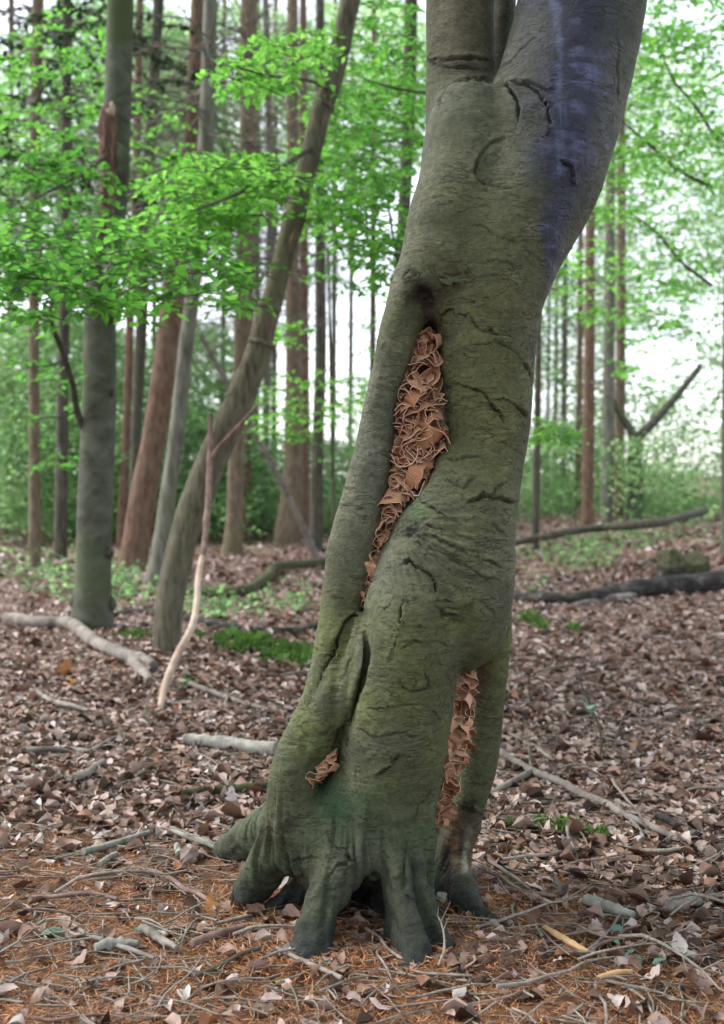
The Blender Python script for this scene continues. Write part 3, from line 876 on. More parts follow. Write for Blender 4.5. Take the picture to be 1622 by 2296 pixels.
# rotten wood
c = mixc(c, (0.030, 0.022, 0.020), np.clip(rot_arch * (1.1 + 0.8 * n2), 0, 0.95))
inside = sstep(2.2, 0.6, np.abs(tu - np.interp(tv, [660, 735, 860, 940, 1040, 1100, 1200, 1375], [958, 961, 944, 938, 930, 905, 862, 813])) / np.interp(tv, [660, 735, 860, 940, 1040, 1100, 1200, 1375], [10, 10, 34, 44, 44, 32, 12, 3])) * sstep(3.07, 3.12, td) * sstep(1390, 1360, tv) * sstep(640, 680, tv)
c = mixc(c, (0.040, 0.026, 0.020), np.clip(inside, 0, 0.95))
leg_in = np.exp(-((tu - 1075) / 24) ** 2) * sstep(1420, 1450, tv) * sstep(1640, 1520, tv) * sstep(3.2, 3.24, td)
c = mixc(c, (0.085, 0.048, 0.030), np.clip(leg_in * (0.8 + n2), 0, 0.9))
stub = sstep(1795, 1830, tv + 14 * n2) * sstep(975, 1000, tu) * sstep(3.2, 3.25, td)
c = mixc(c, (0.075, 0.055, 0.042), np.clip(stub * 0.9, 0, 1))
c = mixc(c, (0.015, 0.013, 0.013), np.clip(stub * sstep(1035, 1005, tu + 30 * n2) * sstep(1850, 1950, tv), 0, 0.95))
c = mixc(c, (0.30, 0.27, 0.24), np.clip(np.exp(-((tu - 1050 + (tv - 1900) * 0.16) / 8) ** 2 - ((tv - 1920) / 48) ** 2) * stub * (1 + n3), 0, 0.9))
c = mixc(c, (0.16, 0.085, 0.05), np.clip(np.exp(-((tu - 1018) / 14) ** 2 - ((tv - 1860) / 60) ** 2) * stub * (0.7 + 1.5 * n3), 0, 0.8))
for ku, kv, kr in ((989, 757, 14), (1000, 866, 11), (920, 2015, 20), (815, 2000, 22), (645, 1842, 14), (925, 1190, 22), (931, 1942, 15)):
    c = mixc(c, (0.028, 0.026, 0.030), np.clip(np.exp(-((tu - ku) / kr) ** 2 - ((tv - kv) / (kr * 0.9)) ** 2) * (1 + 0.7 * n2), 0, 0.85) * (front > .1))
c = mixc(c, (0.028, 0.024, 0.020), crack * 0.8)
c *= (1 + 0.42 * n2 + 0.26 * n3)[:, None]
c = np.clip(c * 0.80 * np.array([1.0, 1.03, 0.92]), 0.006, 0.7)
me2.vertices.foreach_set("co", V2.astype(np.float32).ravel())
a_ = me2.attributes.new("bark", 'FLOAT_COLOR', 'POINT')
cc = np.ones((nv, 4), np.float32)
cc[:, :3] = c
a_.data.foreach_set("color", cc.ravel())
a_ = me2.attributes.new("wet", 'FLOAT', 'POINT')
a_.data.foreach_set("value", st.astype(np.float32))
me2.polygons.foreach_set("use_smooth", np.ones(len(me2.polygons), bool))
me2.update()

m, t, b = new_mat("hollow tree bark", 0.8, 0.25)
base = attr(t, "bark", "Color")
f1 = noise_tex(t, mapping(t, (26, 26, 85)), 1.0, 6, 0.7, 0.9)
f2 = noise_tex(t, mapping(t, (260, 260, 260)), 1.0, 4, 0.6)
f3 = noise_tex(t, mapping(t, (70, 70, 90)), 1.0, 6, 0.72)
f4 = noise_tex(t, mapping(t, (6, 6, 5)), 1.0, 5, 0.65)
f5 = noise_tex(t, mapping(t, (13, 13, 11)), 1.0, 5, 0.7)


def thin_lines(scale, dist, w0, w1):
    n_ = noise_tex(t, mapping(t, scale), 1.0, 3, 0.55, dist)
    a_ = nd(t, "ShaderNodeMath", operation='SUBTRACT')
    a_.inputs[1].default_value = 0.5
    t.links.new(n_, a_.inputs[0])
    ab = nd(t, "ShaderNodeMath", operation='ABSOLUTE')
    t.links.new(a_.outputs[0], ab.inputs[0])
    return ramp(t, ab.outputs[0], [(w0, (0, 0, 0)), (w1, (1, 1, 1))])


wr1 = thin_lines((9, 9, 30), 1.2, 0.004, 0.03)
wr2 = thin_lines((20, 20, 70), 0.8, 0.004, 0.05)
msk1 = ramp(t, f5, [(0.42, (0, 0, 0)), (0.58, (1, 1, 1))])
msk2 = ramp(t, f4, [(0.45, (0, 0, 0)), (0.6, (1, 1, 1))])
wl1 = mix(t, 'MIX', msk1, (1, 1, 1), wr1)
wl2 = mix(t, 'MIX', msk2, (1, 1, 1), wr2)
cmx = mix(t, 'MULTIPLY', 0.25, base, ramp(t, f1, [(0.32, (0.55, 0.55, 0.54)), (0.52, (1.0, 1.0, 1.0)), (0.70, (1.4, 1.38, 1.34))]))
cmx = mix(t, 'MULTIPLY', 0.75, cmx, ramp(t, f3, [(0.33, (0.55, 0.55, 0.53)), (0.55, (1.05, 1.05, 1.04)), (0.75, (1.6, 1.58, 1.5))]))
cmx = mix(t, 'MULTIPLY', 0.85, cmx, ramp(t, f5, [(0.3, (0.62, 0.66, 0.6)), (0.55, (1.05, 1.05, 1.0)), (0.72, (1.35, 1.3, 1.25))]))
cmx = mix(t, 'MULTIPLY', 0.55, cmx, wl1)
cmx = mix(t, 'MULTIPLY', 0.2, cmx, wl2)
vs = t.nodes.new("ShaderNodeTexVoronoi")
vs.inputs["Scale"].default_value = 70
t.links.new(mapping(t, (1, 1, 1)), vs.inputs["Vector"])
cmx = mix(t, 'MIX', ramp(t, vs.outputs["Distance"], [(0.05, (0.5, 0.5, 0.5)), (0.12, (0, 0, 0))]), cmx, mix(t, 'ADD', 1.0, base, (0.10, 0.105, 0.085)))
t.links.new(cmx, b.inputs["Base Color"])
rr = nd(t, "ShaderNodeMapRange")
t.links.new(attr(t, "wet"), rr.inputs["Value"])
rr.inputs["To Min"].default_value = 0.78
rr.inputs["To Max"].default_value = 0.42
t.links.new(rr.outputs[0], b.inputs["Roughness"])
pbm = bump(t, b, f1, 0.16, 0.006)
pbm = bump(t, b, wl1, 0.6, 0.006, pbm)
pbm = bump(t, b, wl2, 0.22, 0.004, pbm)
pbm = bump(t, b, f3, 0.9, 0.006, pbm)
bump(t, b, f2, 0.7, 0.002, pbm)
M["hero"] = m
me2.materials.clear()
me2.materials.append(m)

tree_base = np.array([0.03, 3.2, float(gz(0.03, 3.2))])
hero = empty("hollow_tree", tree_base, "large leaning hollow beech with forked top, splayed roots and brown paper stuffed in its hollows", "tree")
me2.name = "trunk"
hero_trunk = obj("trunk", me2, hero)

# a few loose bark flakes standing off the trunk
def surf(u, v):
    k = np.argmin((tu - u) ** 2 + (tv - v) ** 2 + 1e6 * (td > 3.45))
    near_ = np.where((np.abs(tu - u) < 14) & (np.abs(tv - v) < 14))[0]
    if len(near_): k = near_[np.argmin(td[near_] + 0.002 * np.hypot(tu[near_] - u, tv[near_] - v))]
    return V2[k], NR[k]


for (u0, v0, u1, v1, hpx) in ((978, 1350, 1060, 1345, 16), (988, 1375, 1040, 1382, 14), (1062, 1806, 1090, 1816, 16), (985, 622, 1030, 626, 12), (745, 1905, 790, 1912, 12), (905, 2000, 930, 2010, 9)):
    n = 7
    top, bot = [], []
    for i in range(n):
        f_ = i / (n - 1)
        p_, n_ = surf(u0 + (u1 - u0) * f_, v0 + (v1 - v0) * f_)
        dz = hpx * (0.55 + 0.75 * random.random()) * (1 - 0.5 * abs(2 * f_ - 1)) / F * 3.1
        top.append(p_ + n_ * 0.001)
        bot.append(p_ + n_ * (0.006 + 0.005 * random.random()) - np.array([0, 0, dz]))
    Vf = np.array(top + bot)
    Vf = np.vstack([Vf, Vf + np.array([0, 0.004, 0.0])])
    Q_ = []
    for i in range(n - 1):
        Q_ += [[i, n + i, n + i + 1, i + 1], [2 * n + i, 2 * n + i + 1, 3 * n + i + 1, 3 * n + i], [n + i, 3 * n + i, 3 * n + i + 1, n + i + 1]]
    k = np.argmin((tu - (u0 + u1) / 2) ** 2 + (tv - (v0 + v1) / 2) ** 2 + 1e6 * (td > 3.4))
    ca = np.tile(c[k] * 0.9, (len(Vf), 1))
    obj("bark_flake", mesh_data("bark_flake", Vf, np.array(Q_), M["hero"], False, {"bark": ca, "wet": np.zeros(len(Vf))}), hero_trunk)

# ================================================================== BROWN PAPER IN THE HOLLOWS
def paper_curl(kind, seed):
    """a sheet bent into a loop, wave or fold; the bent edge faces -Y; unit width about 1; returns mesh"""
    r = random.Random(seed)
    n = 15
    s = np.linspace(0, 1, n)
    if kind == 0:      # narrow loop
        th = s * 2 * math.pi * 0.9 + 0.3
        X, Z = 0.46 * np.cos(th) * (1 + 0.15 * np.sin(2 * th)), (0.16 + 0.12 * r.random()) * np.sin(th) + 0.06 * np.sin(3 * th)
    elif kind == 1:    # wave
        X, Z = (s - 0.5) * 1.05, (0.13 + 0.07 * r.random()) * np.sin(s * math.pi * (2.0 + r.random() * 1.3) + r.random() * 6) + 0.10 * (s - .5)
    elif kind == 2:    # U fold
        th = np.linspace(-0.15, math.pi + 0.15, n)
        X, Z = 0.44 * np.cos(th), -(0.30 + 0.15 * r.random()) * np.sin(th) ** 0.8 if False else -(0.3 + 0.15 * r.random()) * np.abs(np.sin(th)) * np.sign(np.sin(th))
        X = X * (1 - 0.25 * np.abs(Z))
    elif kind == 3:    # curl with a rolled end
        th = s * 3.6 + r.random()
        rad_ = 0.48 * (1 - 0.62 * s)
        X, Z = rad_ * np.cos(th), rad_ * np.sin(th) * 0.7
    else:              # shallow arc
        X, Z = (s - 0.5) * 1.0, (0.18 + 0.14 * r.random()) * (1 - (2 * s - 1) ** 2) + 0.05 * np.sin(s * 9 + r.random() * 5)
    X = X + 0.018 * np.array([r.uniform(-1, 1) for _ in s])
    Z = Z + 0.018 * np.array([r.uniform(-1, 1) for _ in s])
    C2 = np.stack([X, Z], 1)
    tg = np.gradient(C2, axis=0)
    tg /= np.linalg.norm(tg, axis=1)[:, None] + 1e-9
    nn = np.stack([-tg[:, 1], tg[:, 0]], 1)
    th_ = 0.0075
    depths = [0.0, 0.03, 0.4, 1.0]
    edge_j = 0.05 * np.array([math.sin(9 * q + r.random()) + r.uniform(-.5, .5) for q in s])
    Vv, rn = [], []
    for k, dp in enumerate(depths):
        flare = 1.0 + 0.3 * (1 - dp) ** 2
        for sd in (-1, 1):
            for i in range(n):
                q = C2[i] * flare + nn[i] * th_ * sd * (1.3 if k == 0 else 1)
                y = dp + (edge_j[i] if k < 2 else 0)
                Vv.append((q[0], y, q[1]))
                rn.append(0.9 if k == 0 else 0.0)
    Q_ = []
    for k in range(3):
        A_, B_ = k * 2 * n, (k + 1) * 2 * n
        for i in range(n - 1):
            Q_.append([A_ + i, A_ + i + 1, B_ + i + 1, B_ + i])
            Q_.append([A_ + n + i + 1, A_ + n + i, B_ + n + i, B_ + n + i + 1])
    for i in range(n - 1): Q_.append([i + 1, i, n + i, n + i + 1])
    for i in (0, n - 1):
        for k in range(3):
            A_, B_ = k * 2 * n, (k + 1) * 2 * n
            Q_.append([A_ + i, B_ + i, B_ + n + i, A_ + n + i] if i else [A_ + n + i, B_ + n + i, B_ + i, A_ + i])
    return mesh_data("folded_sheet", np.array(Vv), np.array(Q_), M["paper"], True, {"rnd": np.array(rn)})


CURLS = [paper_curl(k % 5, 100 + k) for k in range(20)]


def surf_depth(u, v, r=10):
    s_ = np.where((np.abs(tu - u) < r) & (np.abs(tv - v) < r))[0]
    return td[s_].min() if len(s_) else None


def stuff_hollow(root, centre, spacing, size, dep, outward=0.0, seed=1, lean=0.0, far=0.03):
    """centre: rows (u, v, half width); packs folded sheets between the lips of a hollow"""
    r = random.Random(seed)
    cpts = np.array(centre, float)
    v0, v1 = cpts[0, 1], cpts[-1, 1]
    pts, tries = [], 0
    while tries < 14000:
        tries += 1
        vv = r.uniform(v0, v1)
        uc = np.interp(vv, cpts[:, 1], cpts[:, 0])
        hw = np.interp(vv, cpts[:, 1], cpts[:, 2])
        uu = uc + r.uniform(-1, 1) * max(hw * 0.35, hw - 0.26 * size)
        sp = spacing * (0.45 + 0.55 * min(1, hw / 34.0))
        if any((uu - a[0]) ** 2 + ((vv - a[1]) * 1.15) ** 2 < sp * sp for a in pts): continue
        pts.append((uu, vv, hw))
    for (uu, vv, hw) in pts:
        d_ = dep(uu, vv) + r.uniform(0.0, 0.022)
        sz = size * (0.75 + 0.5 * r.random()) * (0.32 + 0.68 * min(1, hw / 34.0)) / F * d_
        o = bpy.data.objects.new("folded_sheet", CURLS[r.randrange(len(CURLS))])
        COL.objects.link(o)
        o.parent = root
        o.location = Vector(P(uu, vv, d_)) - Vector(root.location)
        o.rotation_euler = (r.choice((-1, 1, 1)) * r.gauss(0.56, 0.16), r.uniform(-1.2, 1.2) if r.random() < 0.75 else r.uniform(-3.14, 3.14), r.gauss(0, 0.38))
        o.scale = (sz * r.uniform(0.85, 1.2), 0.04 * r.uniform(0.8, 1.2), sz * r.uniform(1.0, 1.7))
    return len(pts)


long_c = [(960, 742, 14), (957, 790, 22), (948, 850, 32), (940, 910, 50), (939, 960, 54), (933, 1010, 52), (924, 1055, 50), (905, 1095, 40), (884, 1140, 24), (868, 1190, 17), (856, 1230, 15), (843, 1275, 11), (830, 1320, 8), (818, 1360, 4)]
pr = empty("paper_filling", P(930, 1000, 3.12), "long stack of brown folded paper filling the tall upper hollow of the tree", "paper", "paper stuffed into the hollow tree")
stuff_hollow(pr, long_c, 14, 50, lambda u, v: np.interp(v, [740, 900, 1100, 1250, 1370], [3.13, 3.11, 3.105, 3.11, 3.115]), seed=3)
right_c = [(1047, 1450, 8), (1046, 1490, 13), (1042, 1560, 19), (1036, 1630, 22), (1026, 1690, 22), (1012, 1740, 20), (1000, 1780, 16), (990, 1820, 11), (982, 1850, 8)]
pr2 = empty("paper_filling", P(1030, 1640, 3.22), "brown curled paper spilling from the slot beside the tree's right leg", "paper", "paper stuffed into the hollow tree")
stuff_hollow(pr2, right_c, 14.5, 54, lambda u, v: 3.20 + (u - np.interp(v, [1450, 1640, 1850], [1047, 1034, 982])) * 0.0004, seed=7)
low_c = [(742, 1702, 10), (732, 1716, 18), (716, 1732, 19), (700, 1746, 14), (688, 1758, 6)]
pr3 = empty("paper_filling", P(716, 1728, 3.03), "small tuft of brown paper in the low pocket above the left roots", "paper", "paper stuffed into the hollow tree")
stuff_hollow(pr3, low_c, 12, 40, lambda u, v: 3.052, seed=12)

# ================================================================== TREES BEHIND
class Leaves:
    """many leaves copied into one mesh; each leaf its own position, direction and tint"""
    NEAR = (np.array([(0, 0, 0), (-.24, .25, .03), (0, .25, -.02), (.24, .25, .03), (-.31, .55, .05), (0, .55, -.02), (.31, .55, .05), (-.17, .85, .03), (0, .85, -.03), (.17, .85, .03), (0, 1.06, -.07)], float),
            np.array([(0, 2, 1), (0, 3, 2), (1, 2, 5), (1, 5, 4), (2, 3, 6), (2, 6, 5), (4, 5, 8), (4, 8, 7), (5, 6, 9), (5, 9, 8), (7, 8, 10), (8, 9, 10)]))
    FAR = (np.array([(0, 0, 0), (-.33, .5, .05), (.33, .5, .05), (0, 1, -.05)], float), np.array([(0, 2, 1), (1, 2, 3)]))
    NEEDLE = (np.array([(0, 0, 0), (-.035, .5, .0), (.035, .5, 0.02), (0, 1, -.0)], float), np.array([(0, 2, 1), (1, 2, 3)]))

    def __init__(s):
        s.p, s.z, s.x, s.s, s.r = [], [], [], [], []

    def add(s, pos, direction, normal, size, rnd):
        s.p.append(pos); s.x.append(direction); s.z.append(normal); s.s.append(size); s.r.append(rnd)

    def bulk(s, pos, direction, normal, size, rnd):
        for a, b_, c_, d_, e_ in zip(pos, direction, normal, size, rnd): s.add(a, b_, c_, d_, e_)

    def data(s, name, mat, tmpl, bend=0.25, crumple=0.0):
        T, Fc = tmpl
        n = len(s.p)
        p = np.array(s.p); y = np.array(s.x, float); z = np.array(s.z, float); sz = np.array(s.s)
        y /= np.linalg.norm(y, axis=1)[:, None] + 1e-9
        x = np.cross(y, z)
        x /= np.linalg.norm(x, axis=1)[:, None] + 1e-9
        z = np.cross(x, y)
        TT = np.tile(T[None], (n, 1, 1))
        bn = RNG.normal(0, bend, n)
        TT[:, :, 2] += bn[:, None] * (TT[:, :, 1] ** 2)
        if crumple: TT += RNG.normal(0, crumple, TT.shape) * np.array([0.6, 0.6, 1.0])
        fold = RNG.normal(0.0, bend * 1.5, n)
        TT[:, :, 2] += np.abs(TT[:, :, 0]) * fold[:, None]
        V_ = p[:, None, :] + sz[:, None, None] * (TT[:, :, 0:1] * x[:, None, :] + TT[:, :, 1:2] * y[:, None, :] + TT[:, :, 2:3] * z[:, None, :])
        K = len(T)
        Fa = (Fc[None] + (np.arange(n) * K)[:, None, None]).reshape(-1, 3)
        return mesh_data(name, V_.reshape(-1, 3), Fa.astype(np.int32), mat, True, {"rnd": np.repeat(np.clip(np.array(s.r), 0, 1), K)})


def spray(tw, lv, start, end, n_leaf, size, r, tone=(0.3, 0.9), thick=0.004, sag=0.05):
    """one leafy twig from start to end, leaves alternating in a flat layer"""
    start, end = np.array(start, float), np.array(end, float)
    mid = (start + end) / 2 + np.array([r.gauss(0, .05), r.gauss(0, .05), sag])
    pts = catmull(np.array([start, mid, end]), 6)
    V_, Q_ = tube(pts, np.linspace(thick, thick * 0.35, 6), 3, caps=False)
    tw.add(V_, Q_, r.random())
    ax = end - start
    L = np.linalg.norm(ax)
    ax = ax / (L + 1e-9)
    side = np.cross(ax, np.array([0, 0, 1.0]))
    side /= np.linalg.norm(side) + 1e-9
    cp = catmull(np.array([start, mid, end]), n_leaf + 3)
    for i in range(n_leaf):
        q = cp[i + 3] if i < n_leaf else end
        sg = 1 if i % 2 else -1
        dr = ax * r.uniform(0.35, 0.9) + side * sg * r.uniform(0.5, 1.0) + np.array([0, 0, r.gauss(-0.12, 0.22)])
        nm = np.array([r.gauss(0, .35), r.gauss(0, .35), 1.0])
        lv.add(q, dr, nm, size * r.uniform(0.7, 1.2), r.uniform(*tone))


def leafy_mass(tw, lv, u, v, ru, rv, d0, d1, n_tw, n_leaf, size, r, tone=(0.3, 0.9), tl=(0.2, 0.45), root=None, layers=None):
    """n_tw leafy twigs inside an ellipse of the picture between two distances, arranged in flat layers"""
    for k in range(n_tw):
        a, q = r.uniform(0, 6.283), math.sqrt(r.random())
        uu, vv = u + ru * q * math.cos(a), v + rv * q * math.sin(a)
        if layers: vv = v + rv * (round((vv - v) / rv * layers) / layers) + r.gauss(0, rv * 0.05) + 0.10 * (uu - u) * (1 if u < 811 else -1) * 0.3
        d_ = r.uniform(d0, d1)
        c_ = P(uu, vv, d_)
        h = r.uniform(0, 6.283)
        L = r.uniform(*tl)
        dv = np.array([math.cos(h), 0.6 * math.sin(h), r.gauss(-0.10, 0.08)]) * L / 2
        spray(tw, lv, c_ - dv, c_ + dv, n_leaf, size, r, tone, thick=0.0035)


def limb_tube(mb, pts3, r0, r1, ns=6, seg=10, rough=0.12, seed=0):
    p_ = catmull(np.array(pts3, float), seg)
    V_, Q_ = tube(p_, np.linspace(r0, r1, seg), ns, rough, 9.0, seed)
    mb.add(V_, Q_, random.random())


def dead_branches(mb, top_pts, r, n, v_lo, v_hi, length, rad, spread=0.25, droop=-0.15):
    """bare twiggy side branches of a conifer; top_pts: trunk centre line (k,3)"""
    zs = top_pts[:, 2]
    o_ = np.argsort(zs)
    for k in range(n):
        z = r.uniform(v_lo, v_hi)
        base_ = np.array([np.interp(z, zs[o_], top_pts[o_, i]) for i in range(3)])
        a = r.uniform(0, 6.283)
        L = length * r.uniform(0.4, 1.2)
        dr = np.array([math.cos(a), math.sin(a), r.gauss(droop, spread)])
        e_ = base_ + dr * L
        mid = base_ + dr * L * 0.5 + np.array([r.gauss(0, .06), r.gauss(0, .06), r.gauss(0.06, .08)]) * L
        cp = catmull(np.array([base_, mid, e_]), 6)
        V_, Q_ = tube(cp, np.linspace(rad, rad * 0.3, 6), 4, caps=False)
        mb.add(V_, Q_, r.random())
        for j in range(r.randint(3, 7)):
            i = r.randint(1, 4)
            b2 = cp[i] * 0.5 + cp[i + 1] * 0.5
            d2 = dr * r.uniform(0.2, 0.9) + np.array([r.gauss(0, .6), r.gauss(0, .6), r.gauss(-0.15, .35)])
            L2 = L * r.uniform(0.15, 0.5)
            m2 = b2 + d2 * L2 * 0.5 + np.array([0, 0, r.gauss(0, .05) * L2])
            V_, Q_ = tube(np.array([b2, m2, b2 + d2 * L2]), np.array([rad * 0.45, rad * 0.3, rad * 0.12]), 3, caps=False)
            mb.add(V_, Q_, r.random())


def trunk_tree(name, label, mat, path, widths, depth=None, base=None, ns=14, rough=0.06, seg=44, cat="tree", group=None, flare=1.5, seed=0, top=-420, dead=None, rfreq=4.0):
    """path: (u, v) top to bottom along the trunk, widths in picture units at those points; base: picture point where it meets the ground"""
    if base is not None: depth = GD(*base)
    p_ = [P(u, v, depth) for (u, v) in path]
    wd = [x / 2 / F * depth for x in widths]
    # carry on above the picture, and into the ground
    d01 = (p_[0] - p_[1]) / (np.linalg.norm(p_[0] - p_[1]) + 1e-9)
    ext = (path[0][1] - top) / F * depth
    p_.insert(0, p_[0] + d01 * ext)
    wd.insert(0, wd[0] * max(0.55, 1 - 0.03 * ext))
    bx, by = p_[-1][0], p_[-1][1]
    g_ = float(gz(bx, by))
    if p_[-1][2] > g_ + 0.05:
        dn = (p_[-1] - p_[-2]) / (np.linalg.norm(p_[-1] - p_[-2]) + 1e-9)
        k = (p_[-1][2] - g_) / max(0.3, -dn[2])
        p_.append(p_[-1] + dn * k)
        wd.append(wd[-1] * 1.05)
    last = p_[-1].copy()
    last[2] = g_ - 0.12
    p_.append(last)
    wd.append(wd[-1] * flare)
    arr = catmull(np.column_stack([np.array(p_), np.array(wd)]), seg)
    V_, Q_ = tube(arr[:, :3], np.maximum(arr[:, 3], 0.004), ns, rough, rfreq, seed, stretch=0.4)
    root = empty(name, (last[0], last[1], g_), label, cat, group)
    mb = MB().add(V_, Q_, 0.5)
    TRUNK[root.name] = obj("trunk", mb.data("trunk", M[mat]), root)
    if dead:
        r = random.Random(seed + 900)
        db = MB()
        n_, vlo, vhi, ln, rd = dead
        dead_branches(db, arr[:, :3], r, n_, P(0, vlo, depth)[2], P(0, vhi, depth)[2], ln, rd)
        obj("dead_branches", db.data("dead_branches", M["deadbranch"]), root)["kind"] = "stuff"
    root["_d"] = depth
    return root, arr, depth


TRUNK = {}
GRP = "trees of the wood behind"
T = {}
T["beech"] = trunk_tree("beech_tree", "smooth grey beech at left with a rotten red snag on its trunk", "beech",
    [(268, 60), (262, 250), (250, 420), (236, 560), (225, 700), (222, 900), (214, 1100), (210, 1250), (208, 1340), (206, 1390)],
    [58, 62, 72, 74, 70, 76, 80, 80, 86, 98], base=(208, 1408), ns=28, rough=0.05, seg=90, flare=1.35, seed=2)
T["leaning"] = trunk_tree("leaning_tree", "slender brown stem leaning to the right beside the big beech, with scarred bark rings", "stem",
    [(772, 60), (748, 170), (722, 245), (700, 330), (672, 440), (656, 500), (640, 560), (613, 660), (595, 720), (578, 790), (535, 900), (480, 1020), (440, 1120), (408, 1220), (385, 1320), (375, 1400), (372, 1450)],
    [44, 46, 46, 48, 46, 50, 46, 48, 54, 58, 64, 70, 70, 66, 64, 62, 66], base=(373, 1462), ns=26, rough=0.10, seg=110, flare=1.1, seed=3, rfreq=9.0)
T["red"] = trunk_tree("conifer_tree", "thick reddish trunk leaning right behind the grey beech", "larch",
    [(440, 60), (428, 300), (412, 480), (386, 681), (375, 777), (347, 969), (322, 1100), (303, 1225), (296, 1275)],
    [30, 36, 42, 54, 54, 54, 60, 62, 74], base=(296, 1285), ns=18, seg=70, seed=4, group=GRP, dead=(50, 560, 40, 2.0, 0.014))
T["greygreen"] = trunk_tree("conifer_tree", "grey green trunk leaning beside the thick reddish one", "grey",
    [(470, 60), (463, 300), (445, 500), (429, 681), (417, 777), (396, 969), (378, 1100), (362, 1225), (350, 1300)],
    [32, 36, 36, 34, 34, 34, 36, 44, 52], base=(348, 1312), ns=18, seg=60, seed=5, group=GRP, dead=(50, 560, 40, 2.0, 0.014))
T["brown9"] = trunk_tree("conifer_tree", "brown upright trunk seen just right of the leaning stem's foot", "brown",
    [(557, 60), (556, 300), (545, 600), (538, 850), (530, 1000), (526, 1150), (521, 1230)],
    [36, 38, 34, 34, 36, 38, 48], base=(520, 1245), ns=16, seg=50, seed=6, group=GRP, dead=(70, 800, 40, 2.6, 0.015))
T["twin_l"] = trunk_tree("conifer_tree", "left trunk of the close pair between the leaning stem and the hollow tree", "brown",
    [(655, 300), (655, 620), (658, 900), (655, 1080), (645, 1190)], [28, 32, 38, 46, 60], depth=25, ns=16, seg=50, seed=7, group=GRP, top=-300, dead=(60, 820, 40, 2.6, 0.015))
T["twin_r"] = trunk_tree("conifer_tree", "right, thinner trunk of the close pair left of the hollow tree", "larch",
    [(680, 300), (681, 620), (682, 900), (680, 1080), (676, 1190)], [18, 20, 24, 28, 34], depth=26.5, ns=14, seg=44, seed=8, group=GRP, top=-300, dead=(20, 780, 60, 1.8, 0.016))
T["dark13"] = trunk_tree("conifer_tree", "straight dark trunk standing against the white gap left of the hollow tree", "dark",
    [(717, 330), (717, 560), (718, 800), (712, 1000), (708, 1195)], [22, 24, 27, 28, 32], depth=22, ns=14, seg=44, seed=9, group=GRP, top=-300, dead=(16, 900, 100, 1.3, 0.013))
T["edge_l"] = trunk_tree("conifer_tree", "brown trunk cut by the left edge of the picture", "brown",
    [(84, 60), (76, 500), (76, 900), (78, 1200)], [26, 24, 24, 28], depth=17, ns=12, seg=36, seed=10, group=GRP, dead=(14, 500, 40, 1.6, 0.014))
T["thin3"] = trunk_tree("conifer_tree", "thin brown trunk close behind the grey beech on its right", "larch",
    [(312, 60), (305, 400), (292, 700), (284, 950), (272, 1190)], [17, 18, 19, 19, 22], depth=24, ns=12, seg=36, seed=11, group=GRP, dead=(14, 640, 40, 1.6, 0.014))
T["dark4"] = trunk_tree("conifer_tree", "dark trunk tilting left against the bright gap right of the beech", "dark",
    [(352, 60), (338, 300), (322, 520), (318, 700), (306, 950), (300, 1190)], [24, 26, 28, 26, 24, 26], depth=21, ns=12, seg=40, seed=12, group=GRP, dead=(50, 600, 40, 2.4, 0.014))
T["red10"] = trunk_tree("conifer_tree", "thin reddish trunk behind the brown upright one", "larch",
    [(560, 700), (556, 950), (552, 1205)], [15, 16, 19], depth=27, ns=10, seg=26, seed=13, group=GRP, top=-300)
T["pale11"] = trunk_tree("conifer_tree", "pale distant trunk behind the fork of twigs above the leaf layers", "grey",
    [(596, 60), (605, 400), (602, 700), (590, 1190)], [16, 17, 17, 18], depth=30, ns=10, seg=30, seed=14, group=GRP, dead=(80, 800, 40, 3.2, 0.015))
T["back16"] = trunk_tree("conifer_tree", "dark brown trunk half hidden behind the leaves left of the hollow tree's fork", "dark",
    [(920, 60), (916, 250), (905, 480), (895, 640), (885, 1180)], [30, 30, 29, 28, 30], depth=15, ns=12, seg=36, seed=15, group=GRP)
far_l = [(748, 12, 38, "thin distant trunk just right of the dark one in the white gap"), (786, 11, 44, "faint trunk in the middle of the white gap"), (835, 15, 33, "pale trunk touching the hollow tree's left edge"),
         (500, 12, 36, "distant reddish trunk behind the leaning stem's lower bend"), (575, 15, 34, "distant tan trunk seen above the leaning pole"), (615, 13, 40, "distant tan trunk left of the close pair"), (345, 12, 38, "distant trunk between the thick reddish one and the beech"), (130, 13, 34, "distant trunk left of the grey beech"), (22, 16, 30, "thin brown trunk at the far left margin of the wood")]
for i, (u, wd_, dd, lb) in enumerate(far_l):
    trunk_tree("conifer_tree", lb, ["brown", "grey", "larch"][i % 3], [(u + 3, 60), (u + 2, 400), (u, 800), (u - 4, 1190)], [wd_ * .8, wd_ * .85, wd_, wd_ * 1.1], depth=dd, ns=9, seg=22, seed=30 + i, group=GRP, dead=(22, 760, 60, 2.2, 0.016))
right = [(1203, 15, 20, "dark", "dark trunk closest to the hollow tree's right side"), (1226, 7, 34, "grey", "very thin trunk right of the dark one beside the hollow tree"), (1262, 13, 34, "grey", "grey trunk left of the reddish one on the right"),
         (1318, 25, 24, "larch", "reddish trunk standing in the bright wood on the right"), (1296, 14, 30, "brown", "thin brown trunk touching the reddish one on its left"), (1362, 26, 26, "grey", "grey left trunk of the tall pair at right"), (1388, 22, 27, "brown", "brown right trunk of the tall pair at right"), (1243, 9, 44, "brown", "faint far trunk in the gap beside the hollow tree")]
for i, (u, wd_, dd, mt, lb) in enumerate(right):
    trunk_tree("conifer_tree", lb, mt, [(u + 4, 60), (u + 5, 400), (u + 3, 800), (u - 2, 1165)], [wd_ * .75, wd_ * .85, wd_, wd_ * 1.15], depth=dd, ns=12, seg=30, seed=60 + i, group=GRP, dead=(24, 860, 60, 2.0, 0.015))
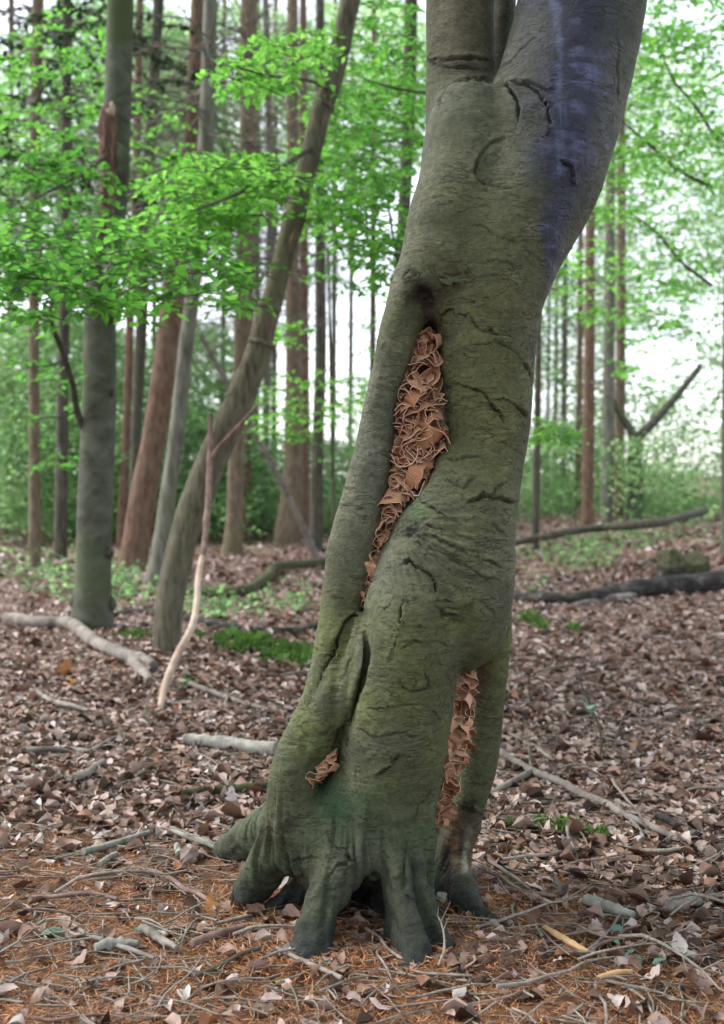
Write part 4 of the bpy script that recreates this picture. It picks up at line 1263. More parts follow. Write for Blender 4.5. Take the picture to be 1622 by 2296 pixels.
# forked beech in the glare
fk, fa, fdp = trunk_tree("forked_tree", "forked pale green tree in the glare at right", "beech", [(1425, 1000), (1422, 1040), (1424, 1090), (1424, 1165)], [30, 34, 38, 42], depth=26, ns=12, seg=24, seed=80, top=978)
mb = MB()
limb_tube(mb, [P(1424, 985, 26), P(1460, 950, 26), P(1510, 895, 26), P(1570, 820, 26)], .13, .07, 8)
obj("branch", mb.data("branch", M["beech"]), fk)
mb = MB()
limb_tube(mb, [P(1424, 985, 26), P(1405, 950, 26), P(1382, 915, 26), P(1352, 850, 26)], .12, .05, 8)
obj("branch", mb.data("branch", M["beech"]), fk)

# ---- details on the left beech: snag, knob, scars, branch
rb = T["beech"][0]
dB = T["beech"][2]
mb = MB()
sp = catmull(np.array([P(240, 520, dB - .17), P(240, 440, dB - .20), P(241, 360, dB - .22), P(241, 300, dB - .24), P(243, 255, dB - .24), P(241, 232, dB - .24)]), 26)
V_, Q_ = tube(sp, np.interp(np.linspace(0, 1, 26), [0, .3, .7, .9, 1], np.array([15, 20, 18, 14, 8]) / F * dB), 14, 0.6, 16.0, 5)
obj("rotten_snag", mb.add(V_, Q_, .5).data("rotten_snag", M["rotwood"]), TRUNK[rb.name])["label"] = "rotten reddish snag"
V_, Q_ = tube(catmull(np.array([P(242, 262, dB - .27), P(248, 246, dB - .27), P(250, 228, dB - .26)]), 8), np.array([6, 10, 11, 10, 9, 7, 5, 2]) / F * dB, 9, 0.5, 30., 8)
obj("splinter", MB().add(V_, Q_, .5).data("splinter", M["stripped"]), TRUNK[rb.name])
mb = MB()
sp = catmull(np.array([P(270, 420, dB - .14), P(272, 380, dB - .2), P(270, 345, dB - .2), P(262, 325, dB - .16)]), 14)
V_, Q_ = tube(sp, np.interp(np.linspace(0, 1, 14), [0, .3, .7, 1], np.array([12, 17, 15, 6]) / F * dB), 12, 0.2, 8.0, 6)
obj("burr", mb.add(V_, Q_, .5).data("burr", M["beech"]), TRUNK[rb.name])
for (u, v, rr_, el) in ((243, 712, 15, .8), (246, 1240, 11, 1), (240, 620, 10, .8), (252, 880, 6, 1.4), (168, 1350, 16, 1.6), (248, 1355, 14, 1.4)):
    mb = MB()
    dd = dB - math.sqrt(max(0.0004, (40 / F * dB) ** 2 - ((u - np.interp(v, [250, 700, 1100, 1400], [262, 225, 214, 206])) / F * dB) ** 2)) - 0.012
    sp = np.array([P(u, v + rr_ * el, dd + .03), P(u, v, dd), P(u, v - rr_ * el, dd + .03)])
    V_, Q_ = tube(catmull(sp, 8), np.interp(np.linspace(0, 1, 8), [0, .5, 1], [.3, 1, .3]) * rr_ / F * dB, 8, .4, 20., int(u))
    obj("branch_scar", mb.add(V_, Q_, .5).data("branch_scar", M["dark"]), TRUNK[rb.name])
mb = MB()
bp = [P(186, 960, dB - .05), P(172, 920, dB - .15), P(162, 860, dB - .3), P(140, 790, dB - .5), P(118, 735, dB - .7), P(112, 700, dB - .8), P(122, 655, dB - .9), P(108, 600, dB - 1.0)]
limb_tube(mb, bp, .030, .012, 7, 30)
limb_tube(mb, [P(172, 920, dB - .15), P(140, 935, dB - .2), P(100, 935, dB - .3), P(70, 945, dB - .3)], .010, .005, 5)
limb_tube(mb, [P(146, 800, dB - .45), P(120, 818, dB - .5), P(80, 822, dB - .6), P(40, 830, dB - .7)], .010, .004, 5)
limb_tube(mb, [P(113, 715, dB - .78), P(95, 725, dB - .8), P(60, 745, dB - .9)], .010, .004, 5)
obj("branch", mb.data("branch", M["dark"]), rb)

# ---- details on the leaning stem: bark rings and peeled strips
rl, la, dL = T["leaning"]
lz = la[:, 2]
oz = np.argsort(lz)
def on_lean(v):
    z = P(0, v, dL)[2]
    return np.array([np.interp(z, lz[oz], la[oz, i]) for i in range(4)])
for v, k in ((238, 1.10), (488, 1.10), (690, 1.12), (770, 1.12)):
    a0, a1 = on_lean(v - 7), on_lean(v + 7)
    cp = catmull(np.array([a0[:3], a1[:3]]), 6)
    V_, Q_ = tube(cp, a0[3] * np.array([.98, k, k * 1.03, k * 1.02, k, .98]), 18, .16, 30., int(v))
    obj("bark_ring", MB().add(V_, Q_, .5).data("bark_ring", M["stem"]), TRUNK[rl.name])
for v0, v1, off in ((500, 570, .5), (700, 765, .55)):
    cp = catmull(np.array([on_lean(v)[:3] + np.array([on_lean(v)[3] * off, -on_lean(v)[3] * .78, 0]) for v in np.linspace(v0, v1, 4)]), 12)
    V_, Q_ = tube(cp, np.interp(np.linspace(0, 1, 12), [0, .5, 1], [.010, .026, .010]), 7, .5, 30., int(v0))
    obj("bare_wood_strip", MB().add(V_, Q_, .5).data("bare_wood_strip", M["redstick"]), TRUNK[rl.name])

# ---- leaves: crowns and sprays that belong to these trees
r = random.Random(77)
LS = 0.068


def crown(root, masses, name="crown", branches=(), mat="leaf", tmpl=None, size=LS, bmat="dark"):
    tw, lv = MB(), Leaves()
    for mm in masses: leafy_mass(tw, lv, *mm[:8], mm[8] if len(mm) > 8 else size, r, *(mm[9:] if len(mm) > 9 else ()))
    for bpts, r0, r1 in branches: limb_tube(tw, bpts, r0, r1, 5, 14)
    o = obj(name, lv.data(name, M[mat], tmpl or Leaves.NEAR), root)
    o["kind"] = "stuff"
    if tw.n: obj("branches", tw.data("branches", M[bmat]), root)["kind"] = "stuff"


S2 = (0.45, 1.0)
crown(rb, [(250, 600, 330, 90, 5.2, 7.5, 130, 9, .074, (0.15, .75), (.25, .55), None, 4), (110, 450, 130, 120, 7, 9, 60, 9, .07, (.1, .6), (.25, .5), None, 5), (60, 640, 120, 110, 5, 7, 60, 9, .07, (.1, .65), (.25, .5), None, 4), (300, 690, 200, 24, 5.2, 6.5, 14, 9, .07, (.3, .8), (.25, .5)),
           (110, 880, 90, 190, 9, 11, 26, 8, .07, (.2, .6)), (-30, 350, 120, 260, 7, 9, 60, 9), (150, 200, 150, 170, 10, 14, 80, 9, .075, (.25, .8), (.3, .7), None, 5), (330, 330, 90, 120, 11, 15, 40, 9, .075, (.3, .9), (.3, .7), None, 4)],
      branches=[([P(240, 560, dB - .15), P(250, 600, dB - 1.4), P(210, 620, dB - 2.6), P(120, 660, dB - 3.6)], .03, .008), ([P(235, 600, dB - .15), P(330, 605, dB - 1.5), P(430, 610, dB - 2.8), P(540, 640, dB - 3.4)], .028, .006), ([P(262, 330, dB), P(180, 390, dB - .8), P(90, 440, dB - 1.6)], .025, .008)])
crown(rl, [(500, 440, 150, 75, 6.2, 8.0, 130, 10, .064, S2, (.25, .5), None, 4), (420, 520, 120, 50, 6, 7.5, 50, 10, .064, S2), (590, 170, 100, 60, 6.5, 8.2, 55, 9, .064, S2, (.22, .45), None, 3), (560, 400, 90, 40, 7, 8.2, 30, 9, .064, S2), (510, 690, 70, 14, 6.8, 7.6, 10, 9, .066, S2), (720, 120, 60, 60, 7.5, 9, 20, 9, .06, S2)],
      branches=[([on_lean(330)[:3], P(620, 380, dL - .9), P(540, 430, dL - 1.8), P(440, 470, dL - 2.4)], .02, .006), ([on_lean(200)[:3], P(690, 180, dL - .6), P(600, 170, dL - 1.4), P(530, 150, dL - 1.8)], .016, .005)])
rk, ka, dk = T["back16"]
crown(rk, [(830, 300, 120, 150, 8.0, 10.5, 150, 10, .066, (.2, .8), (.3, .6), None, 6), (800, 480, 130, 90, 7.5, 10, 110, 10, .066, (.25, .85), (.3, .6), None, 4), (870, 590, 90, 40, 8, 10, 34, 10, .066, (.2, .7)), (800, 640, 110, 40, 9, 12, 26, 9, .066, (.2, .7)), (920, 180, 60, 90, 9, 11, 36, 9, .066), (850, 60, 90, 70, 9, 12, 40, 9, .066, (.2, .7)), (760, 250, 90, 160, 11, 15, 60, 9, .075, (.3, .9), (.3, .7), None, 5), (690, 420, 80, 120, 11, 15, 40, 9, .075, (.3, .9), (.3, .7), None, 4)],
      branches=[([P(893, 590, 9), P(880, 530, 9), P(868, 450, 9), P(850, 400, 9)], .016, .006), ([P(893, 575, 9), P(850, 555, 9), P(815, 500, 8.8), P(770, 480, 8.6)], .016, .006), ([P(960, 210, 8.5), P(900, 200, 8.5), P(840, 185, 8.5), P(800, 170, 8.4)], .012, .004)])
# sapling with flat leaf layers low in the gap
sp_, spa, spd = trunk_tree("beech_sapling", "low beech sapling with flat green leaf layers left of the hollow tree", "dark", [(742, 900), (745, 1050), (748, 1180)], [7, 8, 9], depth=14, ns=8, seg=20, seed=90, top=560, flare=1.1)
crown(sp_, [(690, 900, 110, 60, 12, 16, 46, 9, .072, S2, (.35, .8), None, 3), (800, 890, 70, 60, 12, 16, 28, 9, .072, S2, (.3, .7), None, 3), (640, 960, 90, 36, 11, 14, 26, 9, .072, (.3, .9), (.35, .8), None, 3), (760, 990, 60, 60, 13, 16, 16, 8, .07, (.2, .7)), (655, 760, 40, 30, 9, 11, 8, 9, .07, S2), (840, 760, 30, 60, 10, 12, 10, 9, .06, (.1, .5))])
sp2, _, _ = trunk_tree("beech_sapling", "small leafy sapling showing at the hollow tree's right edge", "dark", [(1120, 960), (1110, 1050), (1105, 1190)], [5, 6, 7], depth=9.5, ns=8, seg=20, seed=91, top=860, flare=1.1)
crown(sp2, [(1215, 985, 50, 22, 8.5, 10, 9, 8, .07, S2), (1270, 985, 60, 14, 8.5, 10, 8, 7, .06, (.2, .7)), (1200, 960, 26, 20, 9, 10, 4, 7, .06, S2)])
# right side: lighter masses high up
sp3, _, _ = trunk_tree("beech_tree", "leafy beech whose light green boughs fill the upper right", "beech", [(1640, 300), (1634, 700), (1632, 1160)], [24, 28, 32], depth=16, ns=14, seg=30, seed=92)
crown(sp3, [(1480, 240, 120, 180, 10, 16, 150, 9, .075, (.3, .9), (.35, .8), None, 6), (1400, 420, 110, 110, 11, 17, 70, 9, .075, (.4, 1.), (.35, .8)), (1330, 640, 110, 90, 14, 19, 60, 9, .085, (.4, 1.), (.35, .8)), (1500, 620, 80, 160, 12, 17, 80, 9, .08, (.3, .9), (.35, .8)), (1420, 800, 60, 130, 15, 20, 30, 9, .085, (.3, .9)), (1250, 620, 50, 40, 14, 18, 14, 9, .08, S2), (1600, 300, 60, 200, 11, 15, 50, 9, .075), (1500, 50, 140, 90, 10, 15, 90, 9, .075, (.3, .9), (.35, .8), None, 4)],
      branches=[([P(1597, 420, 14), P(1520, 380, 13.4), P(1440, 310, 13), P(1390, 268, 12.6)], .03, .010), ([P(1595, 640, 14), P(1530, 590, 13.6), P(1470, 520, 13), P(1400, 470, 13)], .024, .008), ([P(1597, 300, 14), P(1560, 240, 13), P(1510, 180, 12.6), P(1470, 90, 12)], .024, .008)])

# dark conifer boughs upper left
dc, dca, dcd = trunk_tree("spruce_tree", "dark spruce with drooping boughs in the upper left corner", "dark", [(150, 60), (148, 500), (140, 900), (136, 1195)], [22, 24, 26, 30], depth=19, ns=12, seg=34, seed=95, dead=(60, 620, -100, 2.6, 0.016))
lv = Leaves()
for k in range(120):
    uu, vv, dd = r.uniform(-60, 380), r.uniform(-60, 420), r.uniform(15, 22)
    c_ = P(uu, vv, dd)
    h = r.uniform(0, 6.28)
    for j in range(26):
        f_ = j / 26
        q = c_ + np.array([math.cos(h) * f_ * .9, math.sin(h) * f_ * .9, -.35 * f_ * f_])
        for e in range(2):
            lv.add(q, np.array([r.gauss(0, 1), r.gauss(0, 1), -.3]), np.array([r.gauss(0, .5), r.gauss(0, .5), 1]), r.uniform(.06, .14), r.random())
obj("crown", lv.data("crown", M["needlegreen"], Leaves.FAR), dc)["kind"] = "stuff"

# ---- far wood: undergrowth and tree tops that read as one mass
FP, FX, FZ, FS, FR = [], [], [], [], []
def far_mass(u, v, ru, rv, d0, d1, n, size, tone):
    n = int(n * 2.1)
    a, q = RNG.random(n) * 6.283, np.sqrt(RNG.random(n))
    d_ = d0 + (d1 - d0) * RNG.random(n)
    cu, cv = u + ru * q * np.cos(a), v + rv * q * np.sin(a)
    c_ = CAM + d_[:, None] * FWD + np.stack([(cu - CU) / F * d_, 0 * d_, 0 * d_], 1) - ((cv - CV) / F * d_)[:, None] * UPV
    c_ = c_[c_[:, 2] > 0.018 * np.maximum(0, c_[:, 1] - 26)]
    n, J = len(c_), 16
    m_ = n * J
    FP.append(np.repeat(c_, J, 0) + RNG.normal(0, 1, (m_, 3)) * np.array([.28, .28, .11]))
    FX.append(np.stack([RNG.normal(0, 1, m_), RNG.normal(0, 1, m_), RNG.normal(-.2, .3, m_)], 1))
    FZ.append(np.stack([RNG.normal(0, .5, m_), RNG.normal(0, .5, m_), np.ones(m_)], 1))
    FS.append(size * 1.25 * (0.7 + 0.6 * RNG.random(m_)))
    FR.append(np.repeat(tone[0] + (tone[1] - tone[0]) * RNG.random(n), J) + RNG.normal(0, .12, m_))
FM = [(150, 1050, 220, 150, 24, 40, 900, .11, (.2, .8)), (420, 1060, 180, 150, 26, 42, 800, .11, (.25, .9)), (130, 850, 200, 150, 26, 42, 700, .12, (.2, .9)), (680, 1090, 190, 110, 28, 44, 460, .11, (.3, .9)), (450, 860, 150, 140, 30, 46, 420, .12, (.3, .9)),
      (230, 330, 290, 340, 26, 46, 1100, .13, (.1, .7)), (520, 220, 220, 220, 32, 55, 420, .13, (.2, .8)), (820, 200, 180, 220, 30, 50, 420, .13, (.3, .9)), (640, 560, 120, 120, 34, 50, 60, .12, (.2, .7)), (820, 1000, 60, 150, 30, 44, 80, .11, (.3, .9)),
      (1270, 1060, 120, 120, 28, 44, 340, .11, (.3, .9)), (1500, 1110, 130, 80, 24, 40, 110, .11, (.3, .9)), (1300, 760, 130, 170, 32, 50, 130, .13, (.3, 1.)), (1480, 420, 180, 330, 28, 46, 420, .13, (.3, 1.)), (1430, 950, 120, 90, 30, 44, 90, .12, (.3, 1.)), (1560, 900, 90, 200, 30, 44, 80, .12, (.3, 1.)),
      (1350, 1130, 260, 40, 26, 40, 90, .10, (.2, .8)), (300, 1150, 330, 50, 24, 38, 130, .10, (.2, .8)), (1424, 1070, 60, 90, 24.5, 27, 32, .10, (.3, 1.)), (-60, 700, 120, 500, 24, 40, 320, .12, (.2, .8)), (1690, 700, 100, 500, 24, 40, 260, .12, (.3, .9)), (1080, 900, 260, 320, 34, 55, 160, .12, (.3, .9))]
for fm in FM: far_mass(*fm)
lv = Leaves()
lv.p, lv.x, lv.z, lv.s, lv.r = map(np.concatenate, (FP, FX, FZ, FS, FR))
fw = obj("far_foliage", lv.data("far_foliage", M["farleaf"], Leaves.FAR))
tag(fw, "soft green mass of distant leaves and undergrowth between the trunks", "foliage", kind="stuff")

# ---- bare conifer thicket far behind
FP, FX, FZ, FS, FR = [], [], [], [], []
for fm in [(560, 260, 210, 260, 34, 52, 420, .07, (.2, .9)), (340, 250, 180, 260, 34, 52, 300, .07, (.1, .8)), (640, 560, 150, 190, 34, 52, 300, .07, (.3, 1.)), (520, 740, 140, 120, 36, 52, 200, .07, (.3, 1.)), (1270, 800, 130, 220, 34, 50, 260, .07, (.3, 1.)), (1340, 600, 130, 160, 34, 50, 200, .07, (.3, 1.)), (880, 150, 160, 170, 36, 54, 160, .07, (.3, 1.)), (1080, 800, 240, 300, 38, 54, 200, .07, (.3, 1.)), (130, 520, 200, 200, 36, 50, 160, .07, (.1, .8))]:
    far_mass(*fm)
lv = Leaves()
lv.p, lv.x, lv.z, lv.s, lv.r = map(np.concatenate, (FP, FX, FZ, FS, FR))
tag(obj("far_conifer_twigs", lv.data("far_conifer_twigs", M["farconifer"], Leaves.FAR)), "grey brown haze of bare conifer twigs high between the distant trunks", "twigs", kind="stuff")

# ---- unseen crowns above the picture, added to shade ground and trunks from top light
def shade_crown(root, cx, cy, rx, ry, z0, z1, n, size=.16):
    th, q = RNG.random(n) * 6.283, np.sqrt(RNG.random(n))
    x, y = cx + rx * q * np.cos(th), cy + ry * q * np.sin(th)
    z = np.maximum(z0 + (z1 - z0) * RNG.random(n), 1.9 + 0.53 * np.maximum(y, 0) + .4)
    cl = fbm(np.stack([x, y, z], 1) * .55, 3, 81) > -0.12
    L_ = Leaves()
    L_.p = np.stack([x, y, z], 1)[cl]
    m_ = len(L_.p)
    L_.x = np.stack([RNG.normal(0, 1, m_), RNG.normal(0, 1, m_), RNG.normal(-.2, .3, m_)], 1)
    L_.z = np.stack([RNG.normal(0, .4, m_), RNG.normal(0, .4, m_), np.ones(m_)], 1)
    L_.s = size * (.7 + .6 * RNG.random(m_))
    L_.r = .2 + .7 * RNG.random(m_)
    obj("crown", L_.data("crown", M["leaf"], Leaves.FAR), root)["kind"] = "stuff"


shade_crown(hero, 0.8, 2.0, 6.5, 6.5, 4.5, 9, 16000)
shade_crown(rb, -3.5, 8.5, 4.5, 4.5, 6.5, 11, 7000)
shade_crown(rk, 1.0, 12, 5, 4, 8, 13, 7000)
shade_crown(rl, -2.0, 2.0, 5, 5, 5.5, 10, 6000)

# ================================================================== FALLEN WOOD
def stick(name, label, mat, pts, rad, cat="stick", ns=8, rough=0.22, seg=None, lift=None, group=None, ends=(1, 1), seed=0, forks=()):
    """pts: picture points on the ground (u, v[, height above ground in m]); rad: picture units (one or several)"""
    rad = np.atleast_1d(np.array(rad, float))
    W = []
    v_lift = True
    for i, q in enumerate(pts):
        g_ = G(q[0], q[1])
        dd = float((g_ - CAM) @ FWD)
        rr_ = np.interp(i / max(1, len(pts) - 1), np.linspace(0, 1, len(rad)), rad) / F * dd
        h = q[2] if len(q) > 2 else 0.0
        if h > 0.0: g_ = G(q[0], q[1], h)
        W.append([g_[0], g_[1], g_[2] + rr_ * 0.75 + (0.016 if v_lift else 0.0), rr_])
    W = np.array(W)
    n = seg or max(8, len(pts) * 6)
    arr = catmull(W, n)
    q = arr[:, :3].copy()
    L = np.linalg.norm(q[-1] - q[0])
    arr[:, 0] += 0.012 * L * fbm(q * (4 / max(L, .2)) + seed, 2, 61)
    arr[:, 2] += 0.008 * L * fbm(q * (4 / max(L, .2)) + seed, 2, 62)
    arr[0, 3] *= ends[0]
    arr[-1, 3] *= ends[1]
    V_, Q_ = tube(arr[:, :3], np.maximum(arr[:, 3], 0.0012), ns, rough, 0.95 / max(0.006, arr[:, 3].mean()), seed, stretch=1.0)
    c0 = arr[:, :3].mean(0)
    if not forks:
        o = obj(name, MB().add(V_ - c0, Q_, .5).data(name, M[mat]), None, c0)
        return tag(o, label, cat, group)
    root = empty(name, c0, label, cat, group)
    obj("main_limb", MB().add(V_, Q_, .5).data("main_limb", M[mat]), root)
    for fp, fr in forks:
        o = stick("side_limb", None, mat, fp, fr, None, ns, rough, seed=seed + 5)
        o.parent = root
        o.location = o.location - root.location
        for k in ("label", "category"):
            if k in o: del o[k]
    return root


stick("fallen_log", "long black rotten log lying across the slope at right", "blacklog", [(1120, 1348), (1200, 1352), (1300, 1356), (1380, 1345), (1450, 1338), (1560, 1330), (1680, 1318)], [15, 13, 15, 20, 24, 26], "log", 14, .25, 40, seed=1)
stick("fallen_log", "split pale limb resting along the front of the black log at right", "greylog", [(1290, 1362), (1350, 1352), (1410, 1345), (1450, 1330)], [6, 9, 8, 4], "log", 9, .4, 20, seed=2)
stick("fallen_pole", "thin dark pole lying up the far slope at right", "dark", [(1120, 1236, .1), (1240, 1210, .18), (1350, 1190, .22), (1450, 1172, .25), (1580, 1150, .25)], [7, 8, 8, 8, 7], "branch", 8, .2, 30, seed=3)
stick("fallen_branch", "thin bent branch on the slope above the black log", "dark", [(1400, 1292), (1460, 1262), (1560, 1226)], [3, 4, 4], "branch", 6, .2, seed=4)
stick("fallen_branch", "thick grey crooked branch lying at the left edge by the beech", "greylog", [(20, 1400), (90, 1408), (150, 1410), (185, 1432), (220, 1458), (265, 1485), (310, 1500), (338, 1512)], [15, 16, 16, 16, 15, 15, 16, 12], "branch", 12, .2, 50, seed=5,
      forks=[([(300, 1500), (318, 1520), (335, 1538)], [15, 13, 9])])
stick("fallen_branch", "black fallen branch crossing behind the leaning stem's foot", "blacklog", [(250, 1388), (300, 1380), (360, 1384), (430, 1398), (500, 1412), (580, 1424), (650, 1424), (730, 1414), (800, 1410)], [7, 9, 8, 9, 10, 8, 8, 7], "branch", 9, .25, 50, seed=6)
stick("mossy_log", "greenish mossy log lying behind the stripped leaning stick", "mosslog", [(400, 1332), (470, 1338), (540, 1340), (580, 1322), (610, 1292), (660, 1278), (740, 1268)], [11, 13, 14, 14, 12, 12, 10], "log", 10, .25, 40, seed=7)
stick("fallen_log", "short pale lichen covered log touching the hollow tree's left side", "palelog", [(412, 1676), (500, 1684), (620, 1700)], [15, 15, 17], "log", 14, .35, 40, ends=(.8, 1), seed=8)
stick("fallen_branch", "grey stick with an upturned end at the left edge", "greylog", [(60, 1692), (140, 1690), (200, 1696), (235, 1676), (272, 1660)], [6, 6, 6, 5, 4], "stick", 8, seed=9)
stick("fallen_branch", "thin brown branch lying right of the stripped stick's foot", "greylog", [(400, 1536), (450, 1552), (500, 1570), (570, 1592), (640, 1606)], [6, 6, 6, 5, 4], "stick", 8, seed=10)
stick("fallen_branch", "half buried grey branch sloping to the left edge below the crooked branch", "greylog", [(70, 1556), (110, 1578), (150, 1592), (200, 1604)], [5, 6, 6, 5], "stick", 8, seed=11)
stick("mossy_log", "dark mossy stick half hidden under a mauve leaf left of the roots", "mosslog", [(408, 1794), (480, 1788), (540, 1784), (606, 1776)], [9, 11, 11, 10], "log", 9, .25, seed=12)
stick("fallen_branch", "stubby grey stick end at left in the leaf litter", "greylog", [(168, 1760), (200, 1745), (232, 1722)], [10, 10, 9], "stick", 9, .2, seed=13)
stick("fallen_branch", "white green lichen covered stick in the lower left", "palelog", [(186, 1926), (230, 1914), (280, 1900), (335, 1882)], [8, 8, 8, 7], "stick", 9, .25, seed=14)
stick("fallen_branch", "pale knobbly stick pointing at the back left root", "palelog", [(386, 1876), (420, 1890), (450, 1900), (486, 1916)], [8, 8, 9, 7], "stick", 9, .25, ends=(1, .9), seed=15)
stick("wood_chip", "whitish cut stick end, left of two below the knobbly stick", "palelog", [(396, 1912), (402, 1932)], [8, 9], "stick", 9, .35, 10, seed=16)
stick("wood_chip", "whitish cut stick end, right of two below the knobbly stick", "palelog", [(424, 1912), (438, 1934)], [7, 8], "stick", 9, .35, 10, seed=17)
stick("fallen_branch", "small pale stick lying under the lichen covered one", "palelog", [(222, 1954), (240, 1940), (262, 1928)], [7, 7, 6], "stick", 8, .2, seed=18)
stick("fallen_branch", "dark purple crooked twig curving toward the left front root", "redstick", [(200, 1978), (281, 1964), (338, 1968), (389, 1989), (414, 2010), (447, 2022), (470, 2040), (484, 2056)], [5, 6, 6, 6, 6, 6, 5, 4], "stick", 8, .2, 40, seed=19)
stick("fallen_branch", "straight thin pale twig reaching the small dark root at left", "twig", [(455, 2098), (540, 2100), (645, 2096)], [3.5, 4, 4], "twig", 6, .15, seed=20)
stick("fallen_branch", "brown bark stick under the pale twig in front of the roots", "redstick", [(430, 2134), (480, 2118), (545, 2098)], [9, 10, 9], "stick", 9, .25, seed=21)
stick("fallen_branch", "long pale stick pointing down right in front of the front left root", "twig", [(618, 2142), (680, 2172), (765, 2210)], [5, 6, 6], "stick", 7, .2, seed=22)
stick("fallen_branch", "dark forked twig at the bottom left of the roots", "dark", [(440, 2206), (500, 2180), (546, 2154), (590, 2140)], [5, 6, 5, 4], "stick", 7, .2, seed=23)
stick("fallen_branch", "mauve twig lying along the left edge near the bottom", "redstick", [(60, 2024), (130, 2024), (200, 2018), (262, 2030)], [4, 5, 5, 4], "stick", 7, .2, seed=24)
stick("fallen_branch", "thin dark stick below the large grey green leaf at lower left", "greylog", [(165, 2090), (195, 2112), (240, 2130), (300, 2150), (345, 2166)], [5, 5, 6, 6, 5], "stick", 7, .2, seed=25)
stick("wood_chip", "flat whitish piece of bark at the lower left", "palelog", [(212, 2146), (250, 2138), (310, 2134)], [10, 13, 8], "bark", 10, .55, 20, seed=26)
stick("wood_chip", "peeling grey piece of rotten wood beside the whitish bark", "greylog", [(318, 2096), (350, 2120), (395, 2142)], [9, 11, 6], "bark", 10, .6, 20, seed=27)
stick("fallen_branch", "long straight branch running down right across the right side", "greylog", [(1112, 1697), (1192, 1745), (1262, 1773), (1326, 1806), (1406, 1841), (1480, 1876), (1580, 1925)], [8, 9, 9, 9, 8, 8, 7], "branch", 9, .18, 50, seed=28,
      forks=[([(1099, 1795), (1145, 1768), (1192, 1745)], [7, 8, 8]), ([(1406, 1841), (1430, 1870), (1442, 1892)], [5, 5, 4])])
stick("fallen_branch", "dark stick at the right edge below the long straight branch", "blacklog", [(1472, 1842), (1505, 1858), (1560, 1888)], [8, 9, 9], "stick", 8, .25, seed=29)
stick("fallen_branch", "thin pale twig slanting across the leaves right of the tree", "twig", [(1126, 1643), (1170, 1672), (1220, 1700), (1260, 1725)], [4, 4, 4, 3], "twig", 6, .15, seed=30)
stick("fallen_branch", "level brown stick in the leaves right of the hollow tree's middle", "redstick", [(1214, 1534), (1290, 1530), (1382, 1516)], [4, 5, 4], "stick", 7, .2, seed=31)
stick("fallen_branch", "fresh tan broken stick in the needles at lower right", "tanwood", [(1219, 2095), (1265, 2124), (1318, 2153)], [6, 8, 6], "stick", 8, .2, seed=32)
stick("fallen_branch", "fresh tan stick at the bottom edge right of the tree", "tanwood", [(1342, 2210), (1380, 2200), (1416, 2196)], [6, 7, 6], "stick", 8, .2, seed=33)
stick("fallen_log", "pale grey log piece lying at lower right beyond the right root", "palelog", [(1312, 2036), (1365, 2056), (1420, 2074)], [12, 13, 11], "log", 12, .4, 26, seed=34)
stick("fallen_branch", "pale stick at the right edge near the bottom", "palelog", [(1462, 2128), (1505, 2145), (1560, 2162)], [8, 8, 8], "stick", 8, .2, seed=35)
stick("fallen_branch", "short pale log end at the right edge above the pale stick", "palelog", [(1498, 2052), (1530, 2042), (1570, 2040)], [13, 13, 13], "log", 9, .2, seed=36)
stick("fallen_branch", "pale straight twig lying right of the hollow tree's bare leg", "twig", [(1124, 1940), (1210, 1932), (1300, 1914)], [4, 5, 4], "twig", 6, .15, seed=37)
stick("fallen_branch", "knotty twig running down right from the bare leg", "greylog", [(1074, 1928), (1120, 1958), (1160, 1985), (1200, 2018)], [5, 5, 4, 3], "twig", 7, .3, seed=38)
stick("fallen_branch", "knotty twig below the first beside the bare leg", "greylog", [(1052, 1948), (1110, 1972), (1150, 2000), (1196, 2022)], [4, 5, 4, 3], "twig", 7, .3, seed=39)
stick("fallen_branch", "dark purple stick crossing to the right from the right root", "redstick", [(1050, 2008), (1120, 2004), (1196, 2018), (1250, 2024)], [4, 5, 5, 4], "stick", 7, .2, seed=40)
stick("fallen_branch", "wavy pale twig at the right edge above the curled leaves", "twig", [(1385, 1905), (1430, 1918), (1480, 1922), (1560, 1912)], [4, 5, 5, 4], "twig", 6, .2, seed=41)
stick("fallen_branch", "thin thread of pale twig crossing the long straight branch", "twig", [(1372, 1760, .05), (1400, 1800, .08), (1430, 1836, .05), (1448, 1870)], [3, 3, 3, 3], "twig", 5, .1, seed=42)


def standing(name, label, mat, pts, rad, cat="twig", parts=()):
    """a thin thing standing in the ground: pts (u, v) from the ground upward at the distance of the first point"""
    dd = GD(*pts[0])
    W = np.array([P(u, v, dd + 0.02 * i) for i, (u, v) in enumerate(pts)])
    W[0, 2] = float(gz(W[0, 0], W[0, 1])) - 0.02
    arr = catmull(W, len(pts) * 5)
    V_, Q_ = tube(arr, np.linspace(rad, rad * .4, len(arr)) / F * dd, 5, .15, 40.)
    root = empty(name, W[0], label, cat)
    obj("stem", MB().add(V_, Q_, .5).data("stem", M[mat]), root)
    for (u, v, s_, mt) in parts:
        o = bpy.data.objects.new("leaf", LEAF_MESH[mt][0])
        COL.objects.link(o)
        o.parent = root
        o.location = Vector(P(u, v, dd)) - root.location
        o.rotation_euler = (random.uniform(.3, 1.0), random.uniform(-.3, .3), random.uniform(0, 6))
        o.scale = (s_ / F * dd,) * 3
    return root


